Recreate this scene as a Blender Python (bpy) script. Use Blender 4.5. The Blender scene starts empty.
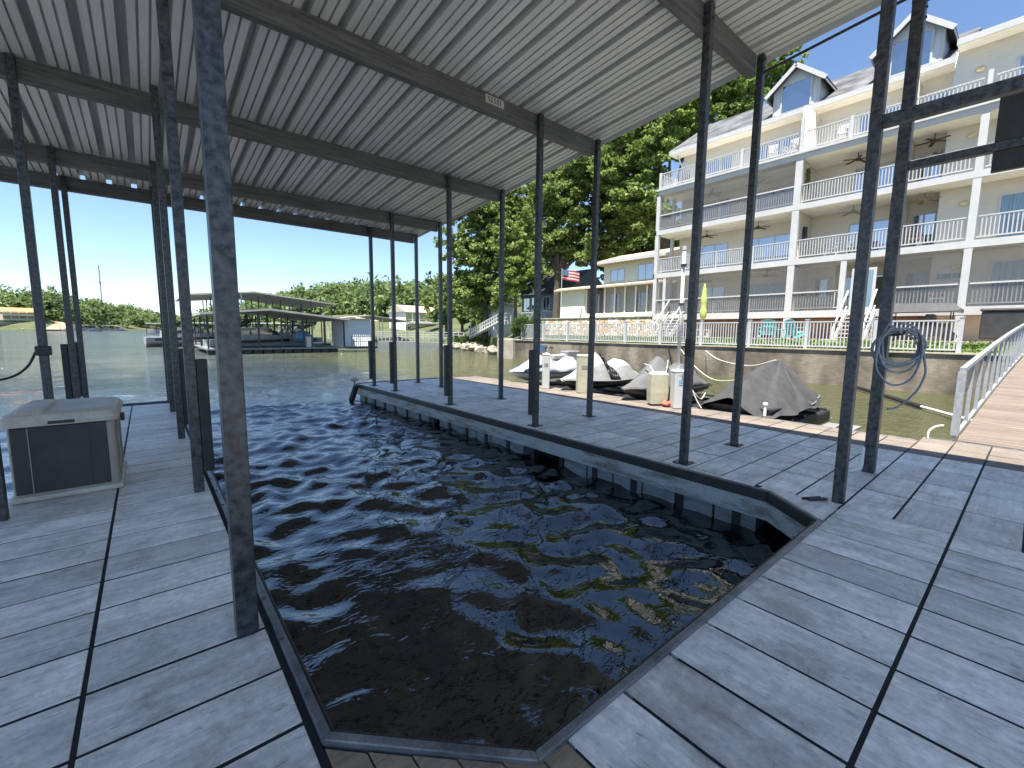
import bpy, math, random
import numpy as np
from mathutils import Vector, Matrix, noise as mnoise

random.seed(7)
rng = np.random.default_rng(7)
S = bpy.context.scene
COL = S.collection
R = math.radians

# ---------------------------------------------------------------- camera, sky, sun, exposure
EYE = 1.6
F_PX, YAW, PITCH, ROLL = 437.36, 0.69513226, 0.1179087, 0.01054415
_f = Vector((math.sin(YAW) * math.cos(PITCH), math.cos(YAW) * math.cos(PITCH), -math.sin(PITCH)))
_r = Vector((math.cos(YAW), -math.sin(YAW), 0))
_u = _r.cross(_f)
_r2 = _r * math.cos(ROLL) + _u * math.sin(ROLL)
_u2 = _u * math.cos(ROLL) - _r * math.sin(ROLL)
cam_d = bpy.data.cameras.new("camera")
cam = bpy.data.objects.new("camera", cam_d)
COL.objects.link(cam)
cam_d.sensor_width = 36
cam_d.lens = F_PX / 1024 * 36
cam_d.clip_start, cam_d.clip_end = 0.05, 6000
M = Matrix((( _r2.x, _u2.x, -_f.x, 0), (_r2.y, _u2.y, -_f.y, 0), (_r2.z, _u2.z, -_f.z, EYE), (0, 0, 0, 1)))
cam.matrix_world = M
S.camera = cam

SUN_EL, SUN_AZ = 71.5, 250        # the sun stands to the left of and a little behind the viewer (azimuth from +Y, clockwise)
w = bpy.data.worlds.new("World"); S.world = w; w.use_nodes = True
nt = w.node_tree
sky = nt.nodes.new("ShaderNodeTexSky"); sky.sky_type = 'NISHITA'; sky.sun_disc = False
sky.sun_elevation = R(SUN_EL); sky.sun_rotation = R(SUN_AZ)
sky.air_density = 0.8; sky.dust_density = 0.0; sky.ozone_density = 2.6
bg = nt.nodes["Background"]; bg.inputs[1].default_value = 0.068
nt.links.new(sky.outputs[0], bg.inputs[0])
sd = bpy.data.lights.new("sun", 'SUN'); so = bpy.data.objects.new("sun", sd); COL.objects.link(so)
sd.energy = 4.0; sd.angle = R(0.5); sd.color = (1, 0.95, 0.86)
sv = Vector((math.sin(R(SUN_AZ)) * math.cos(R(SUN_EL)), math.cos(R(SUN_AZ)) * math.cos(R(SUN_EL)), math.sin(R(SUN_EL))))
so.rotation_euler = sv.to_track_quat('Z', 'Y').to_euler()
S.view_settings.view_transform = 'Standard'; S.view_settings.look = 'None'
S.view_settings.exposure = 1.85; S.view_settings.gamma = 1
S.cycles.max_bounces = 8; S.cycles.diffuse_bounces = 4; S.cycles.transparent_max_bounces = 12
S.cycles.use_denoising = True
S.cycles.sample_clamp_indirect = 6

def W(px, py, depth):
    """point of the place at a bearing (px, py) and a distance in metres along the view"""
    d = _r2 * ((px - 512) / F_PX) + _u2 * ((384 - py) / F_PX) + _f
    return Vector((0, 0, EYE)) + d * depth

# ---------------------------------------------------------------- materials
def new_mat(name):
    m = bpy.data.materials.new(name); m.use_nodes = True
    n = m.node_tree; b = n.nodes["Principled BSDF"]
    return m, n, b

def mat(name, c1, c2=None, rough=.6, metal=0, scale=4, stretch=(1, 1, 1), bump=0, bscale=None, tone=0, fine=.0, spec=.5, rv=0, detail=6, lo=.35, hi=.65):
    m, n, b = new_mat(name)
    L = n.links.new
    c2 = c2 or tuple(x * .8 for x in c1)
    tc = n.nodes.new("ShaderNodeTexCoord"); mp = n.nodes.new("ShaderNodeMapping")
    mp.inputs['Scale'].default_value = stretch
    L(tc.outputs['Object'], mp.inputs[0])
    no = n.nodes.new("ShaderNodeTexNoise"); no.inputs['Scale'].default_value = scale; no.inputs['Detail'].default_value = detail
    no.inputs['Roughness'].default_value = .62
    L(mp.outputs[0], no.inputs['Vector'])
    cr = n.nodes.new("ShaderNodeValToRGB")
    cr.color_ramp.elements[0].position = lo; cr.color_ramp.elements[1].position = hi
    cr.color_ramp.elements[0].color = (*c1, 1); cr.color_ramp.elements[1].color = (*c2, 1)
    L(no.outputs[0], cr.inputs[0])
    out = cr.outputs[0]
    if fine:
        nf = n.nodes.new("ShaderNodeTexNoise"); nf.inputs['Scale'].default_value = scale * 14; nf.inputs['Detail'].default_value = 3
        L(mp.outputs[0], nf.inputs['Vector'])
        mr = n.nodes.new("ShaderNodeMapRange"); mr.inputs[1].default_value = .3; mr.inputs[2].default_value = .7
        mr.inputs[3].default_value = 1 - fine; mr.inputs[4].default_value = 1 + fine
        L(nf.outputs[0], mr.inputs[0])
        mx = n.nodes.new("ShaderNodeVectorMath"); mx.operation = 'SCALE'
        L(out, mx.inputs[0]); L(mr.outputs[0], mx.inputs['Scale']); out = mx.outputs[0]
    if tone:
        at = n.nodes.new("ShaderNodeAttribute"); at.attribute_name = "tone"
        mr = n.nodes.new("ShaderNodeMapRange"); mr.inputs[3].default_value = 1 - tone; mr.inputs[4].default_value = 1 + tone
        L(at.outputs['Fac'], mr.inputs[0])
        mx = n.nodes.new("ShaderNodeVectorMath"); mx.operation = 'SCALE'
        L(out, mx.inputs[0]); L(mr.outputs[0], mx.inputs['Scale']); out = mx.outputs[0]
    L(out, b.inputs['Base Color'])
    b.inputs['Roughness'].default_value = rough; b.inputs['Metallic'].default_value = metal
    b.inputs['Specular IOR Level'].default_value = spec
    if rv:
        mr = n.nodes.new("ShaderNodeMapRange"); mr.inputs[1].default_value = .3; mr.inputs[2].default_value = .7
        mr.inputs[3].default_value = rough - rv; mr.inputs[4].default_value = rough + rv
        L(no.outputs[0], mr.inputs[0]); L(mr.outputs[0], b.inputs['Roughness'])
    if bump:
        nb = n.nodes.new("ShaderNodeTexNoise"); nb.inputs['Scale'].default_value = bscale or scale * 6; nb.inputs['Detail'].default_value = 4
        L(mp.outputs[0], nb.inputs['Vector'])
        bp = n.nodes.new("ShaderNodeBump"); bp.inputs['Strength'].default_value = bump; bp.inputs['Distance'].default_value = .02
        L(nb.outputs[0], bp.inputs['Height']); L(bp.outputs[0], b.inputs['Normal'])
    m["_b"] = b.name
    return m

def leafmat(name, ca, cb):
    m, n, b = new_mat(name); L = n.links.new
    at = n.nodes.new("ShaderNodeAttribute"); at.attribute_name = "tone"
    cr = n.nodes.new("ShaderNodeValToRGB")
    cr.color_ramp.elements[0].color = (*ca, 1); cr.color_ramp.elements[1].color = (*cb, 1)
    L(at.outputs['Fac'], cr.inputs[0]); L(cr.outputs[0], b.inputs['Base Color'])
    b.inputs['Roughness'].default_value = .55; b.inputs['Specular IOR Level'].default_value = .25
    tr = n.nodes.new("ShaderNodeBsdfTranslucent"); L(cr.outputs[0], tr.inputs[0])
    ms = n.nodes.new("ShaderNodeMixShader"); ms.inputs[0].default_value = .42
    o = n.nodes["Material Output"]
    L(b.outputs[0], ms.inputs[1]); L(tr.outputs[0], ms.inputs[2]); L(ms.outputs[0], o.inputs[0])
    return m

def brickmat(name, c1, c2, mortar, bw, bh, ms=.01, axes='yz', bump=.4, rough=.9, stain=None):
    m, n, b = new_mat(name); L = n.links.new
    tc = n.nodes.new("ShaderNodeTexCoord"); sp = n.nodes.new("ShaderNodeSeparateXYZ"); cb = n.nodes.new("ShaderNodeCombineXYZ")
    L(tc.outputs['Object'], sp.inputs[0])
    L(sp.outputs['XYZ'.index(axes[0].upper())], cb.inputs[0]); L(sp.outputs['XYZ'.index(axes[1].upper())], cb.inputs[1])
    br = n.nodes.new("ShaderNodeTexBrick")
    br.inputs['Scale'].default_value = 1; br.inputs['Brick Width'].default_value = bw; br.inputs['Row Height'].default_value = bh
    br.inputs['Mortar Size'].default_value = ms
    br.inputs['Color1'].default_value = (*c1, 1); br.inputs['Color2'].default_value = (*c2, 1); br.inputs['Mortar'].default_value = (*mortar, 1)
    L(cb.outputs[0], br.inputs['Vector'])
    no = n.nodes.new("ShaderNodeTexNoise"); no.inputs['Scale'].default_value = .9; no.inputs['Detail'].default_value = 8
    mp = n.nodes.new("ShaderNodeMapping"); mp.inputs['Scale'].default_value = (1, 1, .45)
    L(tc.outputs['Object'], mp.inputs[0]); L(mp.outputs[0], no.inputs['Vector'])
    mr = n.nodes.new("ShaderNodeMapRange"); mr.inputs[1].default_value = .35; mr.inputs[2].default_value = .65
    mr.inputs[3].default_value = .38; mr.inputs[4].default_value = 1.3
    L(no.outputs[0], mr.inputs[0])
    mx = n.nodes.new("ShaderNodeVectorMath"); mx.operation = 'SCALE'
    L(br.outputs[0], mx.inputs[0]); L(mr.outputs[0], mx.inputs['Scale'])
    L(mx.outputs[0], b.inputs['Base Color']); b.inputs['Roughness'].default_value = rough
    bp = n.nodes.new("ShaderNodeBump"); bp.inputs['Strength'].default_value = bump; bp.inputs['Distance'].default_value = .02
    L(mx.outputs[0], bp.inputs['Height']); L(bp.outputs[0], b.inputs['Normal'])
    return m

def sidingmat(name, c, pitch=.17):
    m, n, b = new_mat(name); L = n.links.new
    tc = n.nodes.new("ShaderNodeTexCoord"); sp = n.nodes.new("ShaderNodeSeparateXYZ")
    L(tc.outputs['Object'], sp.inputs[0])
    mt = n.nodes.new("ShaderNodeMath"); mt.operation = 'DIVIDE'; mt.inputs[1].default_value = pitch; L(sp.outputs[2], mt.inputs[0])
    fr = n.nodes.new("ShaderNodeMath"); fr.operation = 'FRACT'; L(mt.outputs[0], fr.inputs[0])
    bp = n.nodes.new("ShaderNodeBump"); bp.inputs['Strength'].default_value = 1.0; bp.inputs['Distance'].default_value = .07; bp.invert = True
    L(fr.outputs[0], bp.inputs['Height']); L(bp.outputs[0], b.inputs['Normal'])
    no = n.nodes.new("ShaderNodeTexNoise"); no.inputs['Scale'].default_value = 1.1; no.inputs['Detail'].default_value = 6
    L(tc.outputs['Object'], no.inputs['Vector'])
    cr = n.nodes.new("ShaderNodeValToRGB")
    cr.color_ramp.elements[0].color = (*[x * .9 for x in c], 1); cr.color_ramp.elements[1].color = (*[min(1, x * 1.06) for x in c], 1)
    L(no.outputs[0], cr.inputs[0]); L(cr.outputs[0], b.inputs['Base Color'])
    b.inputs['Roughness'].default_value = .5
    return m

def stonemat(name):
    m, n, b = new_mat(name); L = n.links.new
    tc = n.nodes.new("ShaderNodeTexCoord")
    vo = n.nodes.new("ShaderNodeTexVoronoi"); vo.inputs['Scale'].default_value = 2.6
    L(tc.outputs['Object'], vo.inputs['Vector'])
    v2 = n.nodes.new("ShaderNodeTexVoronoi"); v2.feature = 'DISTANCE_TO_EDGE'; v2.inputs['Scale'].default_value = 2.6
    L(tc.outputs['Object'], v2.inputs['Vector'])
    sp = n.nodes.new("ShaderNodeSeparateColor"); L(vo.outputs['Color'], sp.inputs[0])
    cr = n.nodes.new("ShaderNodeValToRGB"); e = cr.color_ramp.elements
    e[0].color = (.42, .36, .27, 1); e[1].color = (.62, .57, .47, 1)
    x = e.new(.35); x.color = (.4, .26, .13, 1); x = e.new(.55); x.color = (.52, .48, .4, 1)
    L(sp.outputs[0], cr.inputs[0])
    st = n.nodes.new("ShaderNodeMapRange"); st.inputs[1].default_value = .02; st.inputs[2].default_value = .07
    st.inputs[3].default_value = .35; L(v2.outputs['Distance'], st.inputs[0])
    mx = n.nodes.new("ShaderNodeVectorMath"); mx.operation = 'SCALE'; L(cr.outputs[0], mx.inputs[0]); L(st.outputs[0], mx.inputs['Scale'])
    L(mx.outputs[0], b.inputs['Base Color']); b.inputs['Roughness'].default_value = .9
    bp = n.nodes.new("ShaderNodeBump"); bp.inputs['Strength'].default_value = .7; bp.inputs['Distance'].default_value = .05
    L(st.outputs[0], bp.inputs['Height']); L(bp.outputs[0], b.inputs['Normal'])
    return m

def screenmat(name, c, alpha):
    m, n, b = new_mat(name); L = n.links.new
    b.inputs['Base Color'].default_value = (*c, 1); b.inputs['Roughness'].default_value = .8; b.inputs['Specular IOR Level'].default_value = .1
    tr = n.nodes.new("ShaderNodeBsdfTransparent"); ms = n.nodes.new("ShaderNodeMixShader"); ms.inputs[0].default_value = alpha
    L(tr.outputs[0], ms.inputs[1]); L(b.outputs[0], ms.inputs[2]); L(ms.outputs[0], n.nodes["Material Output"].inputs[0])
    return m

def watermat():
    m, n, b = new_mat("lake_water"); L = n.links.new
    b.inputs['Roughness'].default_value = .03; b.inputs['IOR'].default_value = 2.2
    tc = n.nodes.new("ShaderNodeTexCoord")
    big = n.nodes.new("ShaderNodeTexNoise"); big.inputs['Scale'].default_value = .16; big.inputs['Detail'].default_value = 9; big.inputs['Roughness'].default_value = .72
    mb_ = n.nodes.new("ShaderNodeMapping"); mb_.inputs['Rotation'].default_value = (0, 0, R(40)); mb_.inputs['Scale'].default_value = (.45, 1.6, 1)
    L(tc.outputs['Object'], mb_.inputs[0]); L(mb_.outputs[0], big.inputs['Vector'])
    cr = n.nodes.new("ShaderNodeValToRGB"); cr.color_ramp.elements[0].position = .35; cr.color_ramp.elements[1].position = .65
    cr.color_ramp.elements[0].color = (.030, .044, .042, 1); cr.color_ramp.elements[1].color = (.10, .118, .10, 1)
    L(big.outputs[0], cr.inputs[0])
    sx = n.nodes.new("ShaderNodeSeparateXYZ"); L(tc.outputs['Object'], sx.inputs[0])     # murky water outside the dock, roof shade put into the slip's colour
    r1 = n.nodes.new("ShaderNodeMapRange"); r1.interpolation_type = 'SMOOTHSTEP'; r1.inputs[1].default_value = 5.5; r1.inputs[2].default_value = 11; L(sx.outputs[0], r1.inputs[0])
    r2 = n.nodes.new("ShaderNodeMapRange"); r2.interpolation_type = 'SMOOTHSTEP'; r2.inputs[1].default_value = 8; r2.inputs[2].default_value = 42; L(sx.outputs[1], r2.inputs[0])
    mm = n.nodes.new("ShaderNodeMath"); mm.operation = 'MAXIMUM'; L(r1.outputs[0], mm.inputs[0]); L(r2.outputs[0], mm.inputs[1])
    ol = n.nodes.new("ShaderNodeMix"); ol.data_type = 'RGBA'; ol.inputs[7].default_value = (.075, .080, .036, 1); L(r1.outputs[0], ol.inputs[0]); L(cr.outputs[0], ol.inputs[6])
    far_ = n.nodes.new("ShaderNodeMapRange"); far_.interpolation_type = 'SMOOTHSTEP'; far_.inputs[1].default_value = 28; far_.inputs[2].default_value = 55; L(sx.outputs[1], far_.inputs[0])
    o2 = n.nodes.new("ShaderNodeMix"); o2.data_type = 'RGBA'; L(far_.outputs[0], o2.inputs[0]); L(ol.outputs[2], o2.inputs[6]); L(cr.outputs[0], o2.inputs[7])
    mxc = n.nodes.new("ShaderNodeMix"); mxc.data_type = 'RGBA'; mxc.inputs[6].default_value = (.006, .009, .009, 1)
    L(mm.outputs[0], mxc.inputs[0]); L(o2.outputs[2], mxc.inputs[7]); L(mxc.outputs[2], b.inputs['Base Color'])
    mp = n.nodes.new("ShaderNodeMapping"); mp.inputs['Scale'].default_value = (1, 1.7, 1); mp.inputs['Rotation'].default_value = (0, 0, R(35))
    L(tc.outputs['Object'], mp.inputs[0])
    n1 = n.nodes.new("ShaderNodeTexNoise"); n1.inputs['Scale'].default_value = 2.2; n1.inputs['Detail'].default_value = 5; n1.inputs['Roughness'].default_value = .55
    n1.inputs['Distortion'].default_value = .6
    L(mp.outputs[0], n1.inputs['Vector'])
    n2 = n.nodes.new("ShaderNodeTexNoise"); n2.inputs['Scale'].default_value = .55; n2.inputs['Detail'].default_value = 3
    L(mp.outputs[0], n2.inputs['Vector'])
    h1 = n.nodes.new("ShaderNodeMath"); h1.operation = 'MULTIPLY'; h1.inputs[1].default_value = 2.2; L(n2.outputs[0], h1.inputs[0])
    h2 = n.nodes.new("ShaderNodeMath"); h2.operation = 'ADD'; L(h1.outputs[0], h2.inputs[0]); L(n1.outputs[0], h2.inputs[1])
    ds = n.nodes.new("ShaderNodeMapRange"); ds.inputs[3].default_value = .007; ds.inputs[4].default_value = .2; L(mm.outputs[0], ds.inputs[0])
    bp = n.nodes.new("ShaderNodeBump"); bp.inputs['Strength'].default_value = .8; L(ds.outputs[0], bp.inputs['Distance'])
    rg = n.nodes.new("ShaderNodeMapRange"); rg.inputs[3].default_value = .025; rg.inputs[4].default_value = .10; L(mm.outputs[0], rg.inputs[0]); L(rg.outputs[0], b.inputs['Roughness'])
    io = n.nodes.new("ShaderNodeMapRange"); io.inputs[3].default_value = 1.95; io.inputs[4].default_value = 1.3; L(mm.outputs[0], io.inputs[0]); L(io.outputs[0], b.inputs['IOR'])
    n3 = n.nodes.new("ShaderNodeTexNoise"); n3.inputs['Scale'].default_value = 5.5; n3.inputs['Detail'].default_value = 2; n3.inputs['Distortion'].default_value = 1.2
    L(mp.outputs[0], n3.inputs['Vector'])
    h3 = n.nodes.new("ShaderNodeMath"); h3.operation = 'ADD'; L(h2.outputs[0], h3.inputs[0]); L(n3.outputs[0], h3.inputs[1])
    L(h3.outputs[0], bp.inputs['Height']); L(bp.outputs[0], b.inputs['Normal'])
    return m

def plankmat(grain):
    m, n, b = new_mat("weathered_dock_board"); L = n.links.new
    tc = n.nodes.new("ShaderNodeTexCoord"); at = n.nodes.new("ShaderNodeAttribute"); at.attribute_name = "tone"
    wo = n.nodes.new("ShaderNodeVectorMath"); wo.operation = 'SCALE'; L(at.outputs['Color'], wo.inputs[0]); wo.inputs['Scale'].default_value = 9
    ad = n.nodes.new("ShaderNodeVectorMath"); ad.operation = 'ADD'; L(tc.outputs['Object'], ad.inputs[0]); L(wo.outputs[0], ad.inputs[1])   # every board gets its own stains
    def noise(sc, det=6, rough=.6, dist=0):
        x = n.nodes.new("ShaderNodeTexNoise"); x.inputs['Scale'].default_value = sc; x.inputs['Detail'].default_value = det; x.inputs['Roughness'].default_value = rough; x.inputs['Distortion'].default_value = dist
        L(ad.outputs[0], x.inputs['Vector']); return x.outputs[0]
    gm = n.nodes.new("ShaderNodeMapping"); gm.inputs['Scale'].default_value = grain; L(ad.outputs[0], gm.inputs[0])
    def gnoise(sc, det=6, rough=.7, dist=.3):
        x = n.nodes.new("ShaderNodeTexNoise"); x.inputs['Scale'].default_value = sc; x.inputs['Detail'].default_value = det; x.inputs['Roughness'].default_value = rough; x.inputs['Distortion'].default_value = dist
        L(gm.outputs[0], x.inputs['Vector']); return x.outputs[0]
    def mapr(o, a, b_, c, d):
        x = n.nodes.new("ShaderNodeMapRange"); x.inputs[1].default_value = a; x.inputs[2].default_value = b_; x.inputs[3].default_value = c; x.inputs[4].default_value = d; L(o, x.inputs[0]); return x.outputs[0]
    def mul(a, b_):
        x = n.nodes.new("ShaderNodeMath"); x.operation = 'MULTIPLY'; L(a, x.inputs[0]); L(b_, x.inputs[1]); return x.outputs[0]
    big = noise(3.2, 8, .66, .4)
    cr = n.nodes.new("ShaderNodeValToRGB"); e = cr.color_ramp.elements
    e[0].position = .30; e[1].position = .66; e[0].color = (.46, .43, .39, 1); e[1].color = (.90, .86, .79, 1)
    x = e.new(.46); x.color = (.72, .685, .625, 1)
    L(big, cr.inputs[0])
    v = mul(mapr(noise(26, 5, .7), .3, .7, .82, 1.14), mapr(at.outputs['Fac'], 0, 1, .84, 1.12))
    pits = mapr(noise(34, 5, .7), .66, .78, 1.0, .45)       # small dark pits and scuffs
    scuff = mapr(noise(5, 9, .8, 2.0), .56, .72, 1.0, .62)
    v = mul(mul(v, pits), scuff)
    v = mul(v, mapr(gnoise(7), .35, .65, .80, 1.12))
    v = mul(v, mapr(gnoise(30, 4, .6, .8), .62, .72, 1.0, .42))       # thin dark scratches along the board
    mx = n.nodes.new("ShaderNodeVectorMath"); mx.operation = 'SCALE'; L(cr.outputs[0], mx.inputs[0]); L(v, mx.inputs['Scale'])
    L(mx.outputs[0], b.inputs['Base Color'])
    L(mapr(big, .3, .7, .40, .62), b.inputs['Roughness'])
    bp = n.nodes.new("ShaderNodeBump"); bp.inputs['Strength'].default_value = .3; bp.inputs['Distance'].default_value = .004; L(noise(60, 4), bp.inputs['Height']); L(bp.outputs[0], b.inputs['Normal'])
    return m

MT = dict(
    plank=plankmat((.22, 1.6, 1)), plankb=plankmat((1.6, .22, 1)),
    docktop=mat("pale_dock_roof", (.36, .35, .315), (.44, .43, .39), rough=.6, scale=1.2),
    edgeb=mat("sunlit_strip_board", (.15, .122, .10), (.21, .175, .148), rough=.75, scale=3, tone=.1, fine=.12),  # darker, warmer copy of the deck boards; sun's tint put into the colour
    wood=mat("brown_wood", (.20, .14, .09), (.32, .25, .17), rough=.8, scale=5, stretch=(1, 8, 1), tone=.15, fine=.15),
    gang=mat("gangway_board", (.135, .105, .086), (.19, .153, .13), rough=.75, scale=2.5, stretch=(6, .6, 1), tone=.16, fine=.12),
    galvlight=mat("bright_galvanised_rail", (.26, .275, .30), (.36, .375, .40), rough=.5, metal=.3, scale=14),
    dark=mat("black_underside", (.01, .01, .011), (.02, .02, .02), rough=.9),
    galv=mat("galvanised_steel", (.025, .028, .032), (.095, .10, .112), rough=.42, metal=.5, scale=22, tone=.08, bump=.06, rv=.1, detail=4),
    beam=mat("dull_galvanised_beam", (.068, .071, .075), (.15, .154, .158), rough=.6, metal=.3, scale=6, stretch=(.25, 2, 4), fine=.18, bump=.08),
    roof=mat("ribbed_steel_sheet", (.53, .55, .555), (.66, .67, .67), rough=.42, metal=.2, scale=1.5, stretch=(4, .3, 1), fine=.04),
    rubber=mat("black_rubber", (.012, .012, .013), (.025, .025, .026), rough=.55, scale=8),
    rub=mat("rub_rail", (.10, .105, .11), (.24, .24, .24), rough=.4, scale=5, stretch=(1, 1, 3), fine=.2, metal=.3),
    steelside=mat("pale_painted_steel", (.36, .39, .385), (.13, .11, .09), rough=.6, scale=4.5, stretch=(1, .5, 2.2), fine=.25, lo=.46, hi=.68),
    floatm=mat("grey_float", (.24, .27, .28), (.11, .12, .11), rough=.7, scale=4, stretch=(1, .6, 3), fine=.15, lo=.4, hi=.75),
    white=mat("white_paint", (.43, .43, .42), (.48, .478, .47), rough=.45, scale=2),
    rail=mat("white_vinyl", (.40, .405, .41), (.45, .45, .455), rough=.4, scale=2),
    cream=sidingmat("cream_siding", (.70, .655, .56)),
    greysid=sidingmat("pale_grey_siding", (.66, .68, .68)),
    soffit=mat("white_soffit", (.72, .69, .62), (.77, .75, .69), rough=.6, scale=3),
    ceil=mat("balcony_ceiling", (.74, .70, .62), (.78, .75, .67), rough=.7, scale=2),
    shingle=brickmat("grey_shingles", (.085, .087, .094), (.13, .13, .138), (.07, .07, .075), .3, .14, .006, 'yz', .3),
    glass=mat("window_glass", (.012, .025, .05), (.02, .035, .06), rough=.05, scale=.6, spec=1.0),
    curtain=mat("drawn_curtain_glass", (.10, .16, .22), (.20, .28, .34), rough=.1, scale=3, stretch=(1, 9, .2), spec=.9),
    screen=screenmat("insect_screen", (.14, .14, .14), .42),
    seawall=brickmat("seawall_blocks", (.175, .145, .108), (.245, .208, .163), (.18, .15, .115), .21, .085, .009, 'yz', .6),
    concrete=mat("stained_concrete", (.40, .36, .29), (.27, .235, .18), rough=.9, scale=1.6, fine=.15, bump=.4),
    stone=stonemat("fieldstone"),
    grass=mat("lawn_grass", (.075, .12, .03), (.13, .17, .05), rough=.9, scale=2.5, fine=.3, bump=.5, bscale=40),
    paver=mat("tan_pavers", (.36, .26, .185), (.44, .34, .25), rough=.85, scale=3, fine=.1),
    earth=mat("bare_earth", (.34, .26, .18), (.22, .19, .12), rough=.95, scale=.35, fine=.2),
    wooded=mat("wooded_ground", (.05, .065, .025), (.09, .1, .045), rough=1, scale=.15, fine=.3),
    rocks=mat("shore_rock", (.34, .30, .24), (.20, .175, .14), rough=.9, scale=1.5, fine=.2, bump=.5),
    bark=mat("tree_bark", (.07, .055, .042), (.12, .1, .08), rough=.95, scale=8, stretch=(1, 1, .25), bump=.5),
    leafA=leafmat("dark_leaves", (.065, .105, .026), (.31, .39, .12)),
    leafB=leafmat("bright_leaves", (.10, .155, .035), (.31, .39, .11)),
    leafF=leafmat("far_leaves", (.06, .11, .04), (.26, .33, .12)),
    leafS=leafmat("shrub_leaves", (.04, .085, .02), (.12, .19, .05)),
    yellow=sidingmat("pale_yellow_siding", (.72, .70, .54), .2),
    blue=sidingmat("slate_blue_siding", (.16, .22, .27), .2),
    tanroof=mat("tan_roof", (.36, .29, .22), (.45, .37, .29), rough=.9, scale=2),
    orange=mat("terracotta_roof", (.45, .22, .10), (.54, .29, .14), rough=.9, scale=2),
    teal=mat("teal_plastic", (.09, .42, .44), (.11, .48, .5), rough=.5, scale=2),
    olive=mat("green_canvas", (.30, .38, .09), (.37, .45, .13), rough=.9, scale=4),
    tarp=mat("charcoal_tarp", (.045, .045, .047), (.07, .07, .07), rough=.7, scale=5, bump=.3, bscale=30),
    covgrey=mat("grey_cover_cloth", (.085, .085, .088), (.115, .115, .115), rough=.7, scale=4, bump=.2),
    covlight=mat("pale_grey_cover_cloth", (.17, .17, .17), (.22, .22, .22), rough=.7, scale=4, bump=.2),
    covwhite=mat("white_cover_cloth", (.30, .295, .285), (.37, .365, .355), rough=.65, scale=3, bump=.2),
    hull=mat("black_hull", (.012, .012, .014), (.02, .02, .022), rough=.3, scale=3),
    gel=mat("white_hull", (.33, .345, .365), (.40, .41, .43), rough=.2, scale=3),
    bluegel=mat("blue_hull_stripe", (.06, .10, .2), (.09, .14, .25), rough=.25, scale=3),
    beige=mat("aged_cream_plastic", (.42, .40, .30), (.34, .32, .23), rough=.5, scale=4, fine=.08),
    tanp=mat("tan_plastic", (.30, .27, .22), (.36, .33, .28), rough=.5, scale=6, bump=.1, fine=.06),
    lidp=mat("weathered_tan_lid", (.42, .385, .325), (.56, .52, .45), rough=.5, scale=5, bump=.15, fine=.1),
    char=mat("charcoal_panel", (.028, .028, .03), (.042, .042, .044), rough=.5, scale=4),
    hose=mat("blue_grey_hose", (.12, .15, .19), (.17, .20, .24), rough=.5, scale=5),
    rope=mat("pale_rope", (.55, .53, .46), (.62, .6, .53), rough=.9, scale=20),
    pipe=mat("pale_pipe", (.62, .62, .6), (.7, .7, .68), rough=.5, scale=5),
    red=mat("faded_red_cloth", (.5, .10, .06), (.56, .15, .09), rough=.8, scale=9),
    sticker=mat("blue_sticker", (.08, .22, .32), (.12, .28, .38), rough=.5, scale=60),
    ink=mat("dark_ink", (.03, .03, .05), (.05, .05, .07), rough=.6),
    amber=mat("amber_lamp_glass", (.55, .46, .26), (.6, .5, .3), rough=.3, scale=5),
    fan=mat("dark_brown_blades", (.03, .02, .014), (.05, .032, .022), rough=.5, scale=4),
    mast=mat("grey_lattice_steel", (.25, .25, .27), (.3, .3, .32), rough=.6),
    flagred=mat("flag_cloth", (.5, .12, .13), (.62, .5, .5), rough=.8, scale=1.5, stretch=(.2, .2, 6)),
    brick=brickmat("red_foundation_brick", (.26, .13, .09), (.32, .17, .12), (.3, .27, .24), .22, .08, .012, 'yz', .3),
    water=watermat(),
)
_c = [n for n in MT['galv'].node_tree.nodes if n.type == 'VALTORGB'][0].color_ramp
_x = _c.elements.new(.70); _x.color = (.10, .10, .105, 1); _x = _c.elements.new(.76); _x.color = (.13, .075, .045, 1)
MT['glass'].node_tree.nodes['Principled BSDF'].inputs['IOR'].default_value = 2.6

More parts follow.
